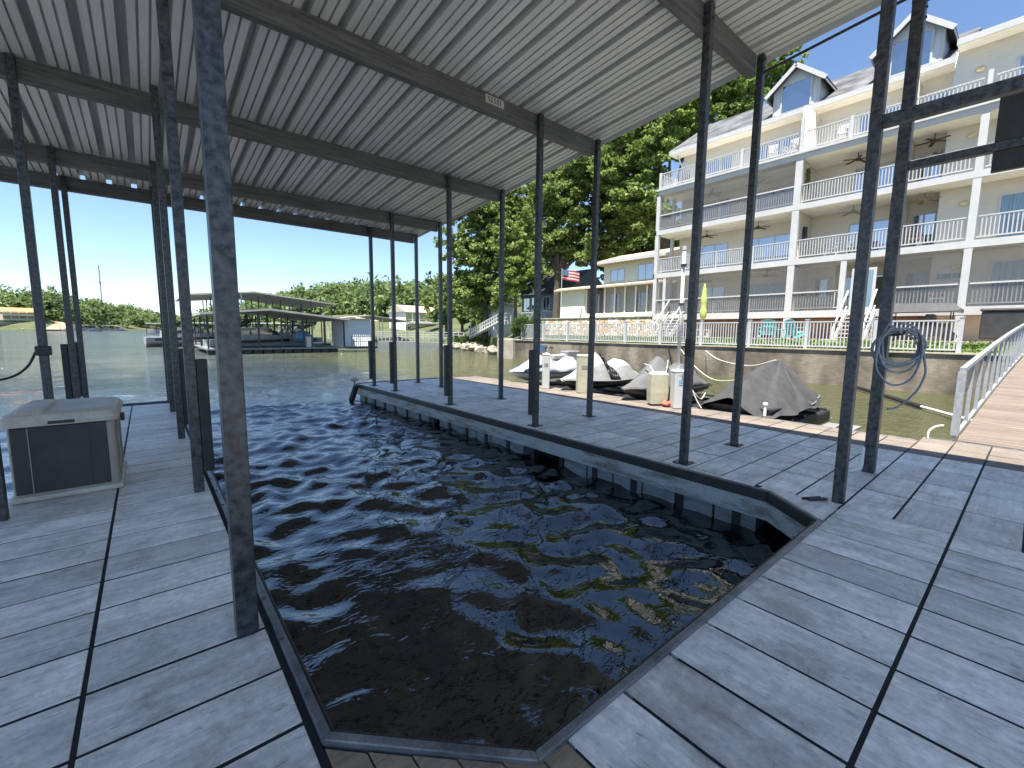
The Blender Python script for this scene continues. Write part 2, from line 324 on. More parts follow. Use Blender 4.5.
# ---------------------------------------------------------------- mesh helpers
ORG = {}
class MB:
    def __init__(s): s.v = []; s.f = []; s.t = []
    def face(s, pts, tone=.5):
        i = len(s.v); s.v += [tuple(p) for p in pts]; s.f.append(tuple(range(i, i + len(pts)))); s.t.append(tone)
    def hexa(s, p, tone=.5):
        i = len(s.v); s.v += [tuple(q) for q in p]
        for q in ((0, 3, 2, 1), (4, 5, 6, 7), (0, 1, 5, 4), (1, 2, 6, 5), (2, 3, 7, 6), (3, 0, 4, 7)):
            s.f.append(tuple(i + k for k in q)); s.t.append(tone)
        return s
    def box(s, x0, x1, y0, y1, z0, z1, tone=.5):
        return s.hexa([(x0, y0, z0), (x1, y0, z0), (x1, y1, z0), (x0, y1, z0), (x0, y0, z1), (x1, y0, z1), (x1, y1, z1), (x0, y1, z1)], tone)
    def bar(s, p, q, w, h, up=(0, 0, 1), tone=.5):
        p, q = Vector(p), Vector(q); d = (q - p).normalized(); a = d.cross(Vector(up))
        if a.length < 1e-4: a = d.cross(Vector((1, 0, 0)))
        a.normalize(); b = a.cross(d); a *= w / 2; b *= h / 2
        return s.hexa([p - a - b, p + a - b, q + a - b, q - a - b, p - a + b, p + a + b, q + a + b, q - a + b], tone)
    def tube(s, pts, r, n=8, tone=.5):
        pts = [Vector(p) for p in pts]; rs = r if isinstance(r, (list, tuple)) else [r] * len(pts)
        base = len(s.v); a = None
        for k, p in enumerate(pts):
            d = (pts[min(k + 1, len(pts) - 1)] - pts[max(k - 1, 0)]).normalized()
            if a is None:
                a = d.cross(Vector((0, 0, 1)))
                if a.length < 1e-3: a = d.cross(Vector((1, 0, 0)))
            a = (a - d * a.dot(d)).normalized(); b = d.cross(a)
            for j in range(n):
                t = 2 * math.pi * j / n; s.v.append(tuple(p + (a * math.cos(t) + b * math.sin(t)) * rs[k]))
        for k in range(len(pts) - 1):
            for j in range(n):
                j2 = (j + 1) % n
                s.f.append((base + k * n + j, base + k * n + j2, base + (k + 1) * n + j2, base + (k + 1) * n + j)); s.t.append(tone)
        s.f.append(tuple(base + j for j in range(n))[::-1]); s.t.append(tone)
        e = base + (len(pts) - 1) * n; s.f.append(tuple(e + j for j in range(n))); s.t.append(tone)
        return s
    def prism(s, poly, z0, z1, tone=.5):
        n = len(poly); i = len(s.v)
        s.v += [(x, y, z0) for x, y in poly] + [(x, y, z1) for x, y in poly]
        s.f.append(tuple(i + k for k in range(n))[::-1]); s.f.append(tuple(i + n + k for k in range(n)))
        s.f += [(i + k, i + (k + 1) % n, i + n + (k + 1) % n, i + n + k) for k in range(n)]; s.t += [tone] * (n + 2)
        return s
    def loft(s, rings, cap=True, tone=.5):
        n = len(rings[0]); i = len(s.v)
        for r in rings: s.v += [tuple(p) for p in r]
        for k in range(len(rings) - 1):
            for j in range(n):
                j2 = (j + 1) % n
                s.f.append((i + k * n + j, i + k * n + j2, i + (k + 1) * n + j2, i + (k + 1) * n + j)); s.t.append(tone)
        if cap:
            s.f.append(tuple(i + j for j in range(n))[::-1]); e = i + (len(rings) - 1) * n; s.f.append(tuple(e + j for j in range(n))); s.t += [tone] * 2
        return s
    def ball(s, c, rx, ry, rz, n=10, m=6, tone=.5):
        rings = []
        for k in range(m + 1):
            t = math.pi * (k + .02) / (m + .04) - math.pi / 2
            rings.append([(c[0] + rx * math.cos(t) * math.cos(2 * math.pi * j / n), c[1] + ry * math.cos(t) * math.sin(2 * math.pi * j / n), c[2] + rz * math.sin(t)) for j in range(n)])
        return s.loft(rings, True, tone)
    def build(s, name, m, parent=None, smooth=False, bevel=0, local=False, pos=None):
        o = Vector((0, 0, 0))
        if parent is not None: o = ORG.get(parent.name, o)
        elif pos is not None: o = Vector(pos)
        me = bpy.data.meshes.new(name)
        if local or o.length == 0: vs = s.v
        else: vs = [(a - o.x, b - o.y, c - o.z) for a, b, c in s.v]
        me.from_pydata(vs, [], s.f)
        at = me.attributes.new("tone", 'FLOAT', 'FACE'); at.data.foreach_set("value", np.array(s.t, dtype=np.float32))
        me.materials.append(MT[m] if isinstance(m, str) else m)
        if smooth: me.polygons.foreach_set("use_smooth", [True] * len(me.polygons))
        me.update()
        ob = bpy.data.objects.new(name, me); COL.objects.link(ob)
        if parent is not None: ob.parent = parent; ORG[ob.name] = o
        else: ob.location = o; ORG[ob.name] = o
        if bevel:
            bv = ob.modifiers.new("bevel", 'BEVEL'); bv.width = bevel; bv.segments = 2; bv.limit_method = 'ANGLE'; bv.angle_limit = R(40)
        return ob

def tag(o, label=None, cat=None, group=None, kind=None):
    if label: o["label"] = label
    if cat: o["category"] = cat
    if group: o["group"] = group
    if kind: o["kind"] = kind
    return o
def thing(name, loc, label, cat, group=None, rz=0):
    o = bpy.data.objects.new(name, None); COL.objects.link(o); o.location = loc; o.rotation_euler.z = rz
    o.empty_display_size = .2
    ORG[o.name] = Vector(loc)
    return tag(o, label, cat, group)
def copy_tree(o, parent=None, loc=None, rz=None):
    c = o.copy(); COL.objects.link(c)
    if parent is not None: c.parent = parent
    if loc is not None: c.location = loc
    if rz is not None: c.rotation_euler.z = rz
    for ch in list(o.children): copy_tree(ch, c)
    return c

def leaf_cloud(name, m, parent, centers, radii, counts, size, flat=.8, pos=None, tonejit=.16):
    """many small leaf faces spread around the given clump centres, one mesh"""
    C, Tn = [], []
    for c, r, k in zip(centers, radii, counts):
        d = rng.normal(size=(k, 3)); d /= np.linalg.norm(d, axis=1)[:, None]
        rad = rng.random(k) ** .45
        p = np.array(c) + d * rad[:, None] * np.array(r)
        C.append(p); Tn.append(np.clip(rng.normal(.45, .14) + rng.normal(0, tonejit, k), 0, 1))
    C = np.concatenate(C); Tn = np.concatenate(Tn); n = len(C)
    nrm = rng.normal(size=(n, 3)); nrm[:, 2] = np.abs(nrm[:, 2]) * 1.2 + .15; nrm /= np.linalg.norm(nrm, axis=1)[:, None]
    a = np.cross(nrm, rng.normal(size=(n, 3))); a /= np.linalg.norm(a, axis=1)[:, None]; b = np.cross(nrm, a)
    sz = size * (.55 + .9 * rng.random(n))[:, None]
    o = np.array(ORG[parent.name]) if parent is not None else (np.array(pos) if pos is not None else np.zeros(3))
    C = C - o
    V = np.stack([C - a * sz, C - b * sz * .55, C + a * sz, C + b * sz * .55], 1).reshape(-1, 3)
    me = bpy.data.meshes.new(name)
    me.vertices.add(4 * n); me.vertices.foreach_set("co", V.astype(np.float32).ravel())
    me.loops.add(4 * n); me.loops.foreach_set("vertex_index", np.arange(4 * n, dtype=np.int32))
    me.polygons.add(n); me.polygons.foreach_set("loop_start", np.arange(0, 4 * n, 4, dtype=np.int32)); me.polygons.foreach_set("loop_total", np.full(n, 4, dtype=np.int32))
    at = me.attributes.new("tone", 'FLOAT', 'FACE'); at.data.foreach_set("value", Tn.astype(np.float32))
    me.materials.append(MT[m]); me.update(calc_edges=True); me.validate()
    ob = bpy.data.objects.new(name, me); COL.objects.link(ob)
    if parent is not None: ob.parent = parent; ORG[ob.name] = ORG[parent.name]
    elif pos is not None: ob.location = pos
    return ob

def sm(pts, k=7):
    pts = [Vector(p) for p in pts]; out = []
    for i in range(len(pts) - 1):
        p0, p1, p2, p3 = pts[max(i - 1, 0)], pts[i], pts[i + 1], pts[min(i + 2, len(pts) - 1)]
        for q in range(k):
            t = q / k
            out.append(.5 * ((2 * p1) + (p2 - p0) * t + (2 * p0 - 5 * p1 + 4 * p2 - p3) * t * t + (3 * p1 - p0 - 3 * p2 + p3) * t ** 3))
    return out + [pts[-1]]
WATER = -0.5
LAWN = 0.95
# ---------------------------------------------------------------- water
def axis(fine0, fine1, d0, lim, g=1.035):
    a = list(np.arange(fine0, fine1, d0)); d = d0; x = fine1
    hi = []
    while x < lim: hi.append(x); d *= g; x += d
    d = d0; x = fine0; lo = []
    while x > -lim: d *= g; x -= d; lo.append(x)
    return np.array(lo[::-1] + a + hi)
xs = axis(.3, 4.9, .045, 4000); ys = axis(1.0, 12.5, .05, 4000)
X, Y = np.meshgrid(xs, ys, indexing='ij')
sp = np.maximum(np.gradient(xs)[:, None], np.gradient(ys)[None, :])
Z = np.zeros_like(X)
wr = np.random.default_rng(3)
for lam, amp in [(2.6, .011), (1.9, .010), (1.4, .011), (1.05, .012), (.82, .0125), (.66, .012), (.54, .011), (.45, .0095), (.38, .0078), (.32, .0056), (.27, .0036), (.23, .0022), (.19, .0012)]:
    for q in range(3):
        th = R(215) + wr.normal(0, .95); ph = wr.random() * 6.28; l2 = lam * (.85 + .3 * wr.random())
        k = 2 * math.pi / l2
        wgt = np.clip((l2 / sp - 3) / 4, 0, 1)
        arg = k * (X * math.cos(th) + Y * math.sin(th)) + ph + .6 * np.sin(X * .9 + q) + .5 * np.sin(Y * .7 + X * .4 + lam)
        Z += wgt * amp * .75 * (1 - 2 * np.abs(np.sin(arg / 2)) ** 1.2 + .3)
Z *= .62 + .38 * np.sin(X * 1.15 + 1.1 * np.sin(Y * .8 + 1)) * np.sin(Y * .95 + .9 * np.sin(X * .7) + .6) + .12 * np.clip((Y - 3) / 4, -1, 1)
nx, ny = X.shape
V = np.stack([X, Y, Z], -1).reshape(-1, 3)
idx = np.arange(nx * ny).reshape(nx, ny)
Fq = np.stack([idx[:-1, :-1], idx[1:, :-1], idx[1:, 1:], idx[:-1, 1:]], -1).reshape(-1, 4)
me = bpy.data.meshes.new("lake_water")
me.vertices.add(len(V)); me.vertices.foreach_set("co", V.astype(np.float32).ravel())
me.loops.add(4 * len(Fq)); me.loops.foreach_set("vertex_index", Fq.astype(np.int32).ravel())
me.polygons.add(len(Fq)); me.polygons.foreach_set("loop_start", np.arange(0, 4 * len(Fq), 4, dtype=np.int32)); me.polygons.foreach_set("loop_total", np.full(len(Fq), 4, dtype=np.int32))
me.polygons.foreach_set("use_smooth", [True] * len(Fq))
me.materials.append(MT['water']); me.update(calc_edges=True)
lake = bpy.data.objects.new("lake_water", me); COL.objects.link(lake); lake.location.z = WATER
tag(lake, "rippled green grey lake water filling the slip and cove", "water", kind='structure')

# ---------------------------------------------------------------- land
lawn = MB()
lawn.prism([(22.62, -60), (22.62, 27.6), (31.5, 40.4), (36, 50), (60, 60), (110, 40), (110, -60)], -1.5, LAWN)
lawn.hexa([(22.63, -60, .9), (24.6, -60, .9), (24.6, 27.6, .9), (22.63, 27.6, .9), (22.63, -60, LAWN + .02), (24.6, -60, 1.38), (24.6, 27.6, 1.38), (22.63, 27.6, LAWN + .02)])
lawn.box(24.6, 29, -60, 27.6, .9, 1.38)
tag(lawn.build("lawn", 'grass'), "lawn behind the seawall fence", "lawn", kind='structure')
pv = MB(); pv.prism([(24.6, -8), (24.6, 18.5), (28.6, 18.5), (28.6, -8)], 1.385, 1.41)
tag(pv.build("patio_paving", 'paver'), "tan paved strip in front of the balconies", "patio", kind='structure')
bank = MB()      # rising ground behind the yellow house and along the cove
def strip(mb, rows, tone=.5):
    for a, b in zip(rows[:-1], rows[1:]):
        for k in range(len(a) - 1):
            mb.face([a[k], a[k + 1], b[k + 1], b[k]], tone)
shore = [(22.7, 27.8), (26, 33), (31.5, 40.4), (34.5, 46), (36, 50), (38.5, 57), (43, 68), (44, 80), (38, 92), (28, 103)]
def inland(p, d, z):
    x, y = p; L = math.hypot(x + 5, y - 10); return ((x + (x + 5) / L * d), (y + (y - 10) / L * d * 1.0), z)
rows = [[inland(p, d, z) for p in shore] for d, z in ((0, -1.2), (1.2, -.2), (5, .9), (14, 2.6), (30, 5), (70, 10), (140, 16))]
strip(bank, rows)
tag(bank.build("shore_bank", 'wooded', smooth=True), "wooded bank rising from the cove shore", "bank", kind='structure')

def hill(name, label, cols, mname):
    """cols: (px bearing, shore distance, ridge distance, ridge height)"""
    mb = MB(); rr = []
    for px, d0, d1, h in cols:
        a = W(px, 332, 1); dx, dy = a.x, a.y; L = math.hypot(dx, dy); dx, dy = dx / L, dy / L
        s0 = d0 * L; s1 = d1 * L
        rr.append([(dx * (s0 + (s1 - s0) * t), dy * (s0 + (s1 - s0) * t), z) for t, z in ((-.02, -1.5), (0.02, .4), (.15, h * .18 + .5), (.5, h * .6), (.8, h * .93), (1, h), (1.6, h * .8), (3, -2))])
    strip(mb, rr)
    return tag(mb.build(name, mname, smooth=True), label, "hill", kind='structure'), rr
hl, hlr = hill("far_hills", "low wooded hill across the main channel", [(-160, 270, 330, 17), (-60, 265, 325, 18), (0, 262, 320, 17), (40, 262, 325, 16), (70, 300, 370, 15), (110, 380, 470, 17), (150, 420, 530, 11), (180, 460, 650, 6), (215, 480, 700, 7), (260, 480, 700, 6)], 'wooded')
hr, hrr = hill("near_hills", "wooded hill behind the marina and far houses", [(190, 210, 330, 2), (225, 180, 300, 5), (262, 160, 270, 10), (300, 140, 250, 14), (340, 122, 220, 14.5), (380, 108, 190, 12), (420, 100, 180, 10), (460, 98, 170, 10), (520, 110, 180, 14)], 'wooded')

def woods(name, label, rr, n, dsz, tr, hts, size, tmin=.08, tmax=1.0, skip=None):
    cs, rad, cnt = [], [], []
    for _ in range(n):
        k = random.random() * (len(rr) - 1); i = int(k); u = k - i
        t = tmin + (tmax - tmin) * random.random() ** .8
        ts = (-.02, .02, .15, .5, .8, 1, 1.6, 3)
        j = max(q for q in range(8) if ts[q] <= t); v = (t - ts[j]) / (ts[j + 1] - ts[j])
        A = [np.array(rr[i][j]) * (1 - v) + np.array(rr[i][j + 1]) * v, np.array(rr[i + 1][j]) * (1 - v) + np.array(rr[i + 1][j + 1]) * v]
        p = A[0] * (1 - u) + A[1] * u
        if skip and skip(k, t): continue
        h = hts * (.7 + .6 * random.random()); w_ = tr * (.7 + .6 * random.random())
        for q in range(3):
            off = rng.normal(0, .45, 3) * np.array([w_, w_, h * .35])
            cs.append(p + np.array([0, 0, h * .58]) + off); rad.append((w_ * .75, w_ * .75, h * .36)); cnt.append(dsz)
    o = leaf_cloud(name, 'leafF', None, cs, rad, cnt, size)
    return tag(o, label, "woods", kind='stuff')
woods("far_woods", "mass of trees covering the hill across the channel", hlr, 620, 40, 4.6, 11, 1.25, skip=lambda k, t: 1.2 < k < 3.6 and t < .34)
woods("hillside_woods", "mass of sunlit trees covering the hill behind the marina", hrr, 620, 50, 3.2, 8.5, .8, tmin=.06, skip=lambda k, t: 5.9 < k < 6.9 and t < .2)
slope = MB(); g0 = [W(px, 332, d) for px, d in ((22, 262), (78, 275))]; g1 = [W(px, 332, d) for px, d in ((26, 300), (62, 305))]
slope.face([(g0[0].x, g0[0].y, .3), (g0[1].x, g0[1].y, .3), (g1[1].x, g1[1].y, 6), (g1[0].x, g1[0].y, 9.5)])
tag(slope.build("cleared_slope", 'earth'), "bare tan cleared slope on the far shore", "slope", kind='structure')

# ---------------------------------------------------------------- seawall and its fence
sw = thing("seawall", (22.5, 10, WATER), "brown block seawall stained dark below the white fence", "seawall")
m = MB(); m.box(22.3, 22.6, -40, 26.4, -1.6, LAWN + .02); m.build("block_face", 'seawall', sw)
m = MB(); m.box(22.24, 22.66, -40, 26.4, LAWN + .02, LAWN + .07); m.build("coping", 'concrete', sw)
m = MB(); m.box(22.05, 24.2, 26.4, 28.4, -1.6, LAWN + .12); m.build("corner_block", 'concrete', sw, bevel=.04)
for yy in (13.2, 12.1):
    m = MB(); m.tube([(22.28, yy, .95), (22.2, yy - .3, .2), (21.9, yy - .9, -.45)], .03, 6); m.build("drain_pipe", 'rubber', sw)

fe = thing("white_fence", (22.7, 10, LAWN), "long white picket fence along the top of the seawall", "fence")
ys_f = [1.87 + 2.42 * k for k in range(11)]
ZF0, ZF1 = LAWN + .07, LAWN + 1.27
def fence_run(root, x, yl, z0, z1, step=.125):
    for y in yl:
        m = MB(); m.box(x - .065, x + .065, y - .065, y + .065, z0, z1 + .07); m.box(x - .08, x + .08, y - .08, y + .08, z1 + .07, z1 + .1)
        m.build("fence_post", 'rail', root)
    for a, b in zip(yl[:-1], yl[1:]):
        m = MB()
        for z in (z0 + .1, z1 - .03): m.box(x - .025, x + .025, a + .066, b - .066, z - .025, z + .03)
        m.build("rail", 'rail', root)
        m = MB(); n = int((b - a) / step)
        for k in range(1, n): m.box(x - .016, x + .016, a + k * (b - a) / n - .02, a + k * (b - a) / n + .02, z0 + .13, z1 - .056)
        m.build("picket_panel", 'rail', root)
fence_run(fe, 22.72, ys_f, ZF0, ZF1)
fence_run(fe, 22.72, [-1.2 - 2.42 * k for k in range(3)][::-1], ZF0, ZF1)

# ---------------------------------------------------------------- apartment building
XF = 28.0
YC = [17.85, 9.3, 5.0, 2.4, -1.9, -6.2]
FLOOR = [2.9, 5.75, 8.68, 11.45]; BAND = [2.57, 5.48, 8.42, 11.08]
bd = thing("apartment_building", (32, 8, LAWN), "four storey cream apartment building with stacked white balconies and grey roof", "building")
Y_END = 17.5; X_BW = 30.4; X_PW = 29.25
m = MB(); m.box(X_BW, 42, 3.7, Y_END, LAWN, 14.2); m.box(X_PW, 42, -14, 3.7, LAWN, 14.45); m.build("wall", 'cream', bd)
m = MB(); m.box(29.5, X_BW - .003, 3.7, Y_END - .2, LAWN, 2.55); m.build("foundation_wall", 'brick', bd)
for i, (zf, zb) in enumerate(zip(FLOOR, BAND)):
    m = MB(); m.box(XF, X_PW - .002, -14, 3.7, zb + .02, zf); m.box(XF, X_BW - .002, 3.7, 17.9, zb + .02, zf); m.build("balcony_slab", 'ceil', bd)
    m = MB(); m.box(XF - .06, XF - .002, -14, 17.96, zb, zf + .04); m.box(XF - .06, X_BW, 17.902, 17.96, zb, zf + .04)
    if i == 3: m.box(XF - .16, XF - .062, -14, 17.98, zf - .1, zf + .03)
    m.build("fascia", 'white', bd)
# columns
for y in YC:
    wd = .17 if y in (9.3, 5.0) else .13
    for i in range(3):
        z0 = FLOOR[i] + .041; z1 = BAND[i + 1] - .003
        m = MB(); m.box(XF - .05, XF + .18, y - wd, y + wd, z0, z1); m.build("column", 'white', bd)
    m = MB(); m.box(XF - .05, XF + .18, y - wd, y + wd, LAWN, BAND[0] - .003); m.build("column", 'white', bd)
m = MB()
m.box(XF - .04, XF + .12, 6.75, 7.0, FLOOR[0] + .041, BAND[1] - .003); m.build("column", 'white', bd)
m = MB(); m.box(XF - .04, XF + .12, 17.0, 17.2, FLOOR[0] + .041, BAND[1] - .003); m.build("column", 'white', bd)
for i in range(4):     # inner end posts at the return side
    m = MB(); z1 = BAND[i + 1] - .003 if i < 3 else FLOOR[3] + 1.1
    m.box(29.6, 29.8, 17.6, 17.8, FLOOR[i] + .041, z1); m.build("column", 'white', bd)
# partitions between homes
for i in range(4):
    z1 = BAND[i + 1] - .003 if i < 3 else 13.9
    m = MB(); m.box(XF + .19, X_BW - .003, 9.22, 9.38, FLOOR[i] + .041, z1); m.build("partition_wall", 'cream', bd)
    m = MB(); m.box(XF + .9, X_BW - .003, 4.92, 5.08, FLOOR[i] + .041, z1); m.build("partition_wall", 'cream', bd)
# railings
def rail_run(yl0, yl1, zf, h=1.03, xx=XF + .04):
    m = MB()
    m.box(xx - .035, xx + .035, yl0, yl1, zf + h - .05, zf + h); m.box(xx - .025, xx + .025, yl0, yl1, zf + .11, zf + .16)
    n = int((yl1 - yl0) / .125)
    for k in range(1, n): yy = yl0 + (yl1 - yl0) * k / n; m.box(xx - .017, xx + .017, yy - .02, yy + .02, zf + .16, zf + h - .05)
    return m.build("balcony_railing", 'rail', bd)
for i, zf in enumerate(FLOOR):
    for a, b in zip(YC[1:], YC[:-1]):
        if i == 0 and a == 5.0:
            rail_run(7.02, b - .18, zf + .04); continue
        rail_run(a + .18, b - .18, zf + .04)
    m = MB(); xx0, xx1 = XF + .2, X_BW - .05
    m.box(xx0, xx1, 17.78, 17.85, zf + 1.02, zf + 1.07); m.box(xx0, xx1, 17.79, 17.84, zf + .15, zf + .2)
    for k in range(1, 18): x = xx0 + (xx1 - xx0) * k / 18; m.box(x - .017, x + .017, 17.8, 17.835, zf + .2, zf + 1.02)
    m.build("balcony_railing", 'rail', bd)
for y in (17.8, 15.0, 12.4, 9.3, 7.1, 5.0, 2.4, .3, -1.9):
    m = MB(); h = 1.75 if y == 9.3 else (1.3 if y in (5.0, 2.4) else 1.12)
    m.box(XF - .04, XF + .1, y - .075, y + .075, FLOOR[3] + .041, FLOOR[3] + h); m.build("railing_post", 'white', bd)
for i in (0, 1, 2):
    for y in (13.6, 11.4):
        m = MB(); m.box(XF, XF + .07, y - .03, y + .03, FLOOR[i] + .041, FLOOR[i] + 1.02); m.build("railing_post", 'white', bd)
# insect screens
for i, a, b in ((0, 9.3, 17.85), (2, 9.3, 17.85), (0, 7.0, 9.3), (0, 2.4, 5.0), (0, -1.9, 2.4)):
    m = MB(); m.face([(XF - .01, a + .18, FLOOR[i] + .05), (XF - .01, b - .18, FLOOR[i] + .05), (XF - .01, b - .18, BAND[i + 1] - .01), (XF - .01, a + .18, BAND[i + 1] - .01)])
    m.build("insect_screen", 'screen', bd)
    m = MB(); m.box(XF - .055, XF - .015, a + .18, b - .18, FLOOR[i] + 1.0, FLOOR[i] + 1.07); m.build("screen_rail", 'white', bd)
# windows and sliding doors
def window(x, y0, y1, z0, z1, parent=bd, n=2, gm='glass', fr='white', nm="window"):
    f = MB(); t = .07
    f.box(x - .05, x - .003, y0, y1, z0, z0 + t); f.box(x - .05, x - .003, y0, y1, z1 - t, z1)
    f.box(x - .05, x - .003, y0, y0 + t, z0 + t, z1 - t); f.box(x - .05, x - .003, y1 - t, y1, z0 + t, z1 - t)
    for k in range(1, n): y = y0 + (y1 - y0) * k / n; f.box(x - .045, x - .003, y - .035, y + .035, z0 + t, z1 - t)
    fo = f.build(nm, fr, parent)
    p = MB(); p.box(x - .025, x - .006, y0 + t, y1 - t, z0 + t, z1 - t); p.build("pane", gm, fo)
    return fo
for i, zf in enumerate(FLOOR):
    top = 1.98 if i != 3 else 1.9
    window(X_BW, 14.0, 16.6, zf + .05, zf + top, n=3)
    window(X_BW, 10.2, 13.0, zf + .05, zf + top, n=3, gm='curtain' if i == 0 else 'glass')
    window(X_BW, 5.4, 7.4, zf + .05, zf + top, n=2)
    window(X_BW, 3.85, 4.8, zf + .05, zf + top, n=2, gm='curtain' if i == 0 else 'glass')
    window(X_PW, -.6, 1.75, zf + .05, zf + top + .1, n=2, gm='curtain' if i < 2 else 'glass')
m = MB(); m.box(X_BW - .06, X_BW - .003, 8.0, 8.9, FLOOR[0] + .05, FLOOR[0] + 2.05); dr = m.build("door", 'white', bd)
m = MB(); m.box(X_BW - .075, X_BW - .062, 8.15, 8.75, FLOOR[0] + .5, FLOOR[0] + 1.9); m.build("pane", 'glass', dr)
m = MB(); m.box(XF + .02, XF + .08, 5.5, 6.5, FLOOR[0] + .05, FLOOR[0] + 2.1); dr = m.build("screen_door", 'white', bd)
m = MB(); m.box(XF + .005, XF + .018, 5.62, 6.38, FLOOR[0] + .2, FLOOR[0] + 1.98); m.build("pane", 'curtain', dr)
for k in range(3):
    pass
# roof
m = MB()
RX, RZ, EX, EZ = 35.2, 17.85, 29.5, 14.25
m.hexa([(EX, 3.6, EZ), (RX, 3.6, RZ), (RX, 18.1, RZ), (EX, 18.1, EZ), (EX, 3.6, EZ + .12), (RX, 3.6, RZ + .12), (RX, 18.1, RZ + .12), (EX, 18.1, EZ + .12)])
m.hexa([(RX, 3.6, RZ), (43, 3.6, 13.2), (43, 18.1, 13.2), (RX, 18.1, RZ), (RX, 3.6, RZ + .12), (43, 3.6, 13.3), (43, 18.1, 13.3), (RX, 18.1, RZ + .12)])
m.hexa([(28.5, -14, 14.5), (36, -14, 17.6), (36, 3.58, 17.6), (28.5, 3.58, 14.5), (28.5, -14, 14.62), (36, -14, 17.72), (36, 3.58, 17.72), (28.5, 3.58, 14.62)])
roof = m.build("roof", 'shingle', bd)
m = MB(); m.box(EX - .08, EX - .003, 3.6, 18.15, EZ - .12, EZ + .14); m.build("gutter", 'white', bd)
m = MB(); m.box(28.42, 28.497, -14, 3.62, 14.38, 14.65); m.build("gutter", 'white', bd)
m = MB(); m.box(EX, X_BW, 3.71, 18.1, EZ - .11, EZ - .06); m.box(28.5, X_PW, -14, 3.6, 14.39, 14.45); m.build("soffit", 'soffit', bd)
m = MB(); m.prism([(X_BW, LAWN), (42, LAWN), (42, 13.2), (35.2, 17.7), (X_BW, 14.7)], 0, .01)
g = MB(); g.v = [(x, Y_END + .004 + z, y) for x, y, z in m.v]; g.f = m.f; g.t = m.t; g.build("gable_wall", 'cream', bd)
m = MB(); m.bar((EX - .05, 18.12, EZ), (RX, 18.12, RZ + .02), .06, .26); m.build("rake_board", 'white', bd)
m = MB(); m.tube([(29.55, 17.7, 14.4), (29.9, 17.62, 13.9), (30.3, 17.6, 13.5), (30.3, 17.6, 11.5)], .05, 8); m.build("downspout", 'white', bd)
# dormers
def dormer(y0, y1, zb, zw, zr, xf):
    yc = (y0 + y1) / 2
    body = MB(); body.hexa([(xf, y0, zb), (xf + 3.4, y0, zb + .6), (xf + 3.4, y1, zb + .6), (xf, y1, zb), (xf, y0, zw), (xf + 3.4, y0, zw), (xf + 3.4, y1, zw), (xf, y1, zw)])
    body.face([(xf, y1, zw), (xf, y0, zw), (xf, yc, zr)])
    o = body.build("dormer", 'greysid', bd)
    r = MB(); ov = .35; dz = (zr - zw) / (yc - y0)
    for s, yy in ((1, y0), (-1, y1)):
        ye = yy - s * ov; ze = zw - dz * ov
        r.hexa([(xf - .35, ye, ze), (xf + 3.6, ye, ze), (xf + 3.6, yc, zr), (xf - .35, yc, zr), (xf - .35, ye, ze + .1), (xf + 3.6, ye, ze + .1), (xf + 3.6, yc, zr + .1), (xf - .35, yc, zr + .1)][:: 1])
    r.build("dormer_roof", 'shingle', o)
    t = MB()
    for s, yy in ((1, y0), (-1, y1)):
        ye = yy - s * ov; ze = zw - dz * ov
        t.bar((xf - .37, ye, ze + .04), (xf - .37, yc, zr + .04), .04, .22, up=(0, 0, 1))
        t.box(xf - .34, xf + 3.2, min(ye, ye + s * .04), max(ye, ye + s * .04), ze - .1, ze + .08)
    t.build("dormer_trim", 'white', o)
    for ya in (y0, y1 - .16): c = MB(); c.box(xf - .03, xf - .002, ya, ya + .16, zb, zw); c.build("corner_board", 'white', o)
    f = MB(); a, b, z0, z1 = yc - .72, yc + .72, zb + .12, zb + 1.6
    f.box(xf - .06, xf - .004, a - .09, b + .09, z0 - .09, z0); f.box(xf - .06, xf - .004, a - .09, b + .09, z1, z1 + .09)
    f.box(xf - .06, xf - .004, a - .09, a, z0, z1); f.box(xf - .06, xf - .004, b, b + .09, z0, z1)
    f.build("window_frame", 'white', o)
    p = MB(); p.box(xf - .03, xf - .006, a, b, z0, z1); p.build("pane", 'glass', o)
dormer(9.25, 11.65, 14.55, 15.95, 16.95, 30.0)
dormer(4.25, 6.65, 14.6, 16.05, 17.1, 30.0)
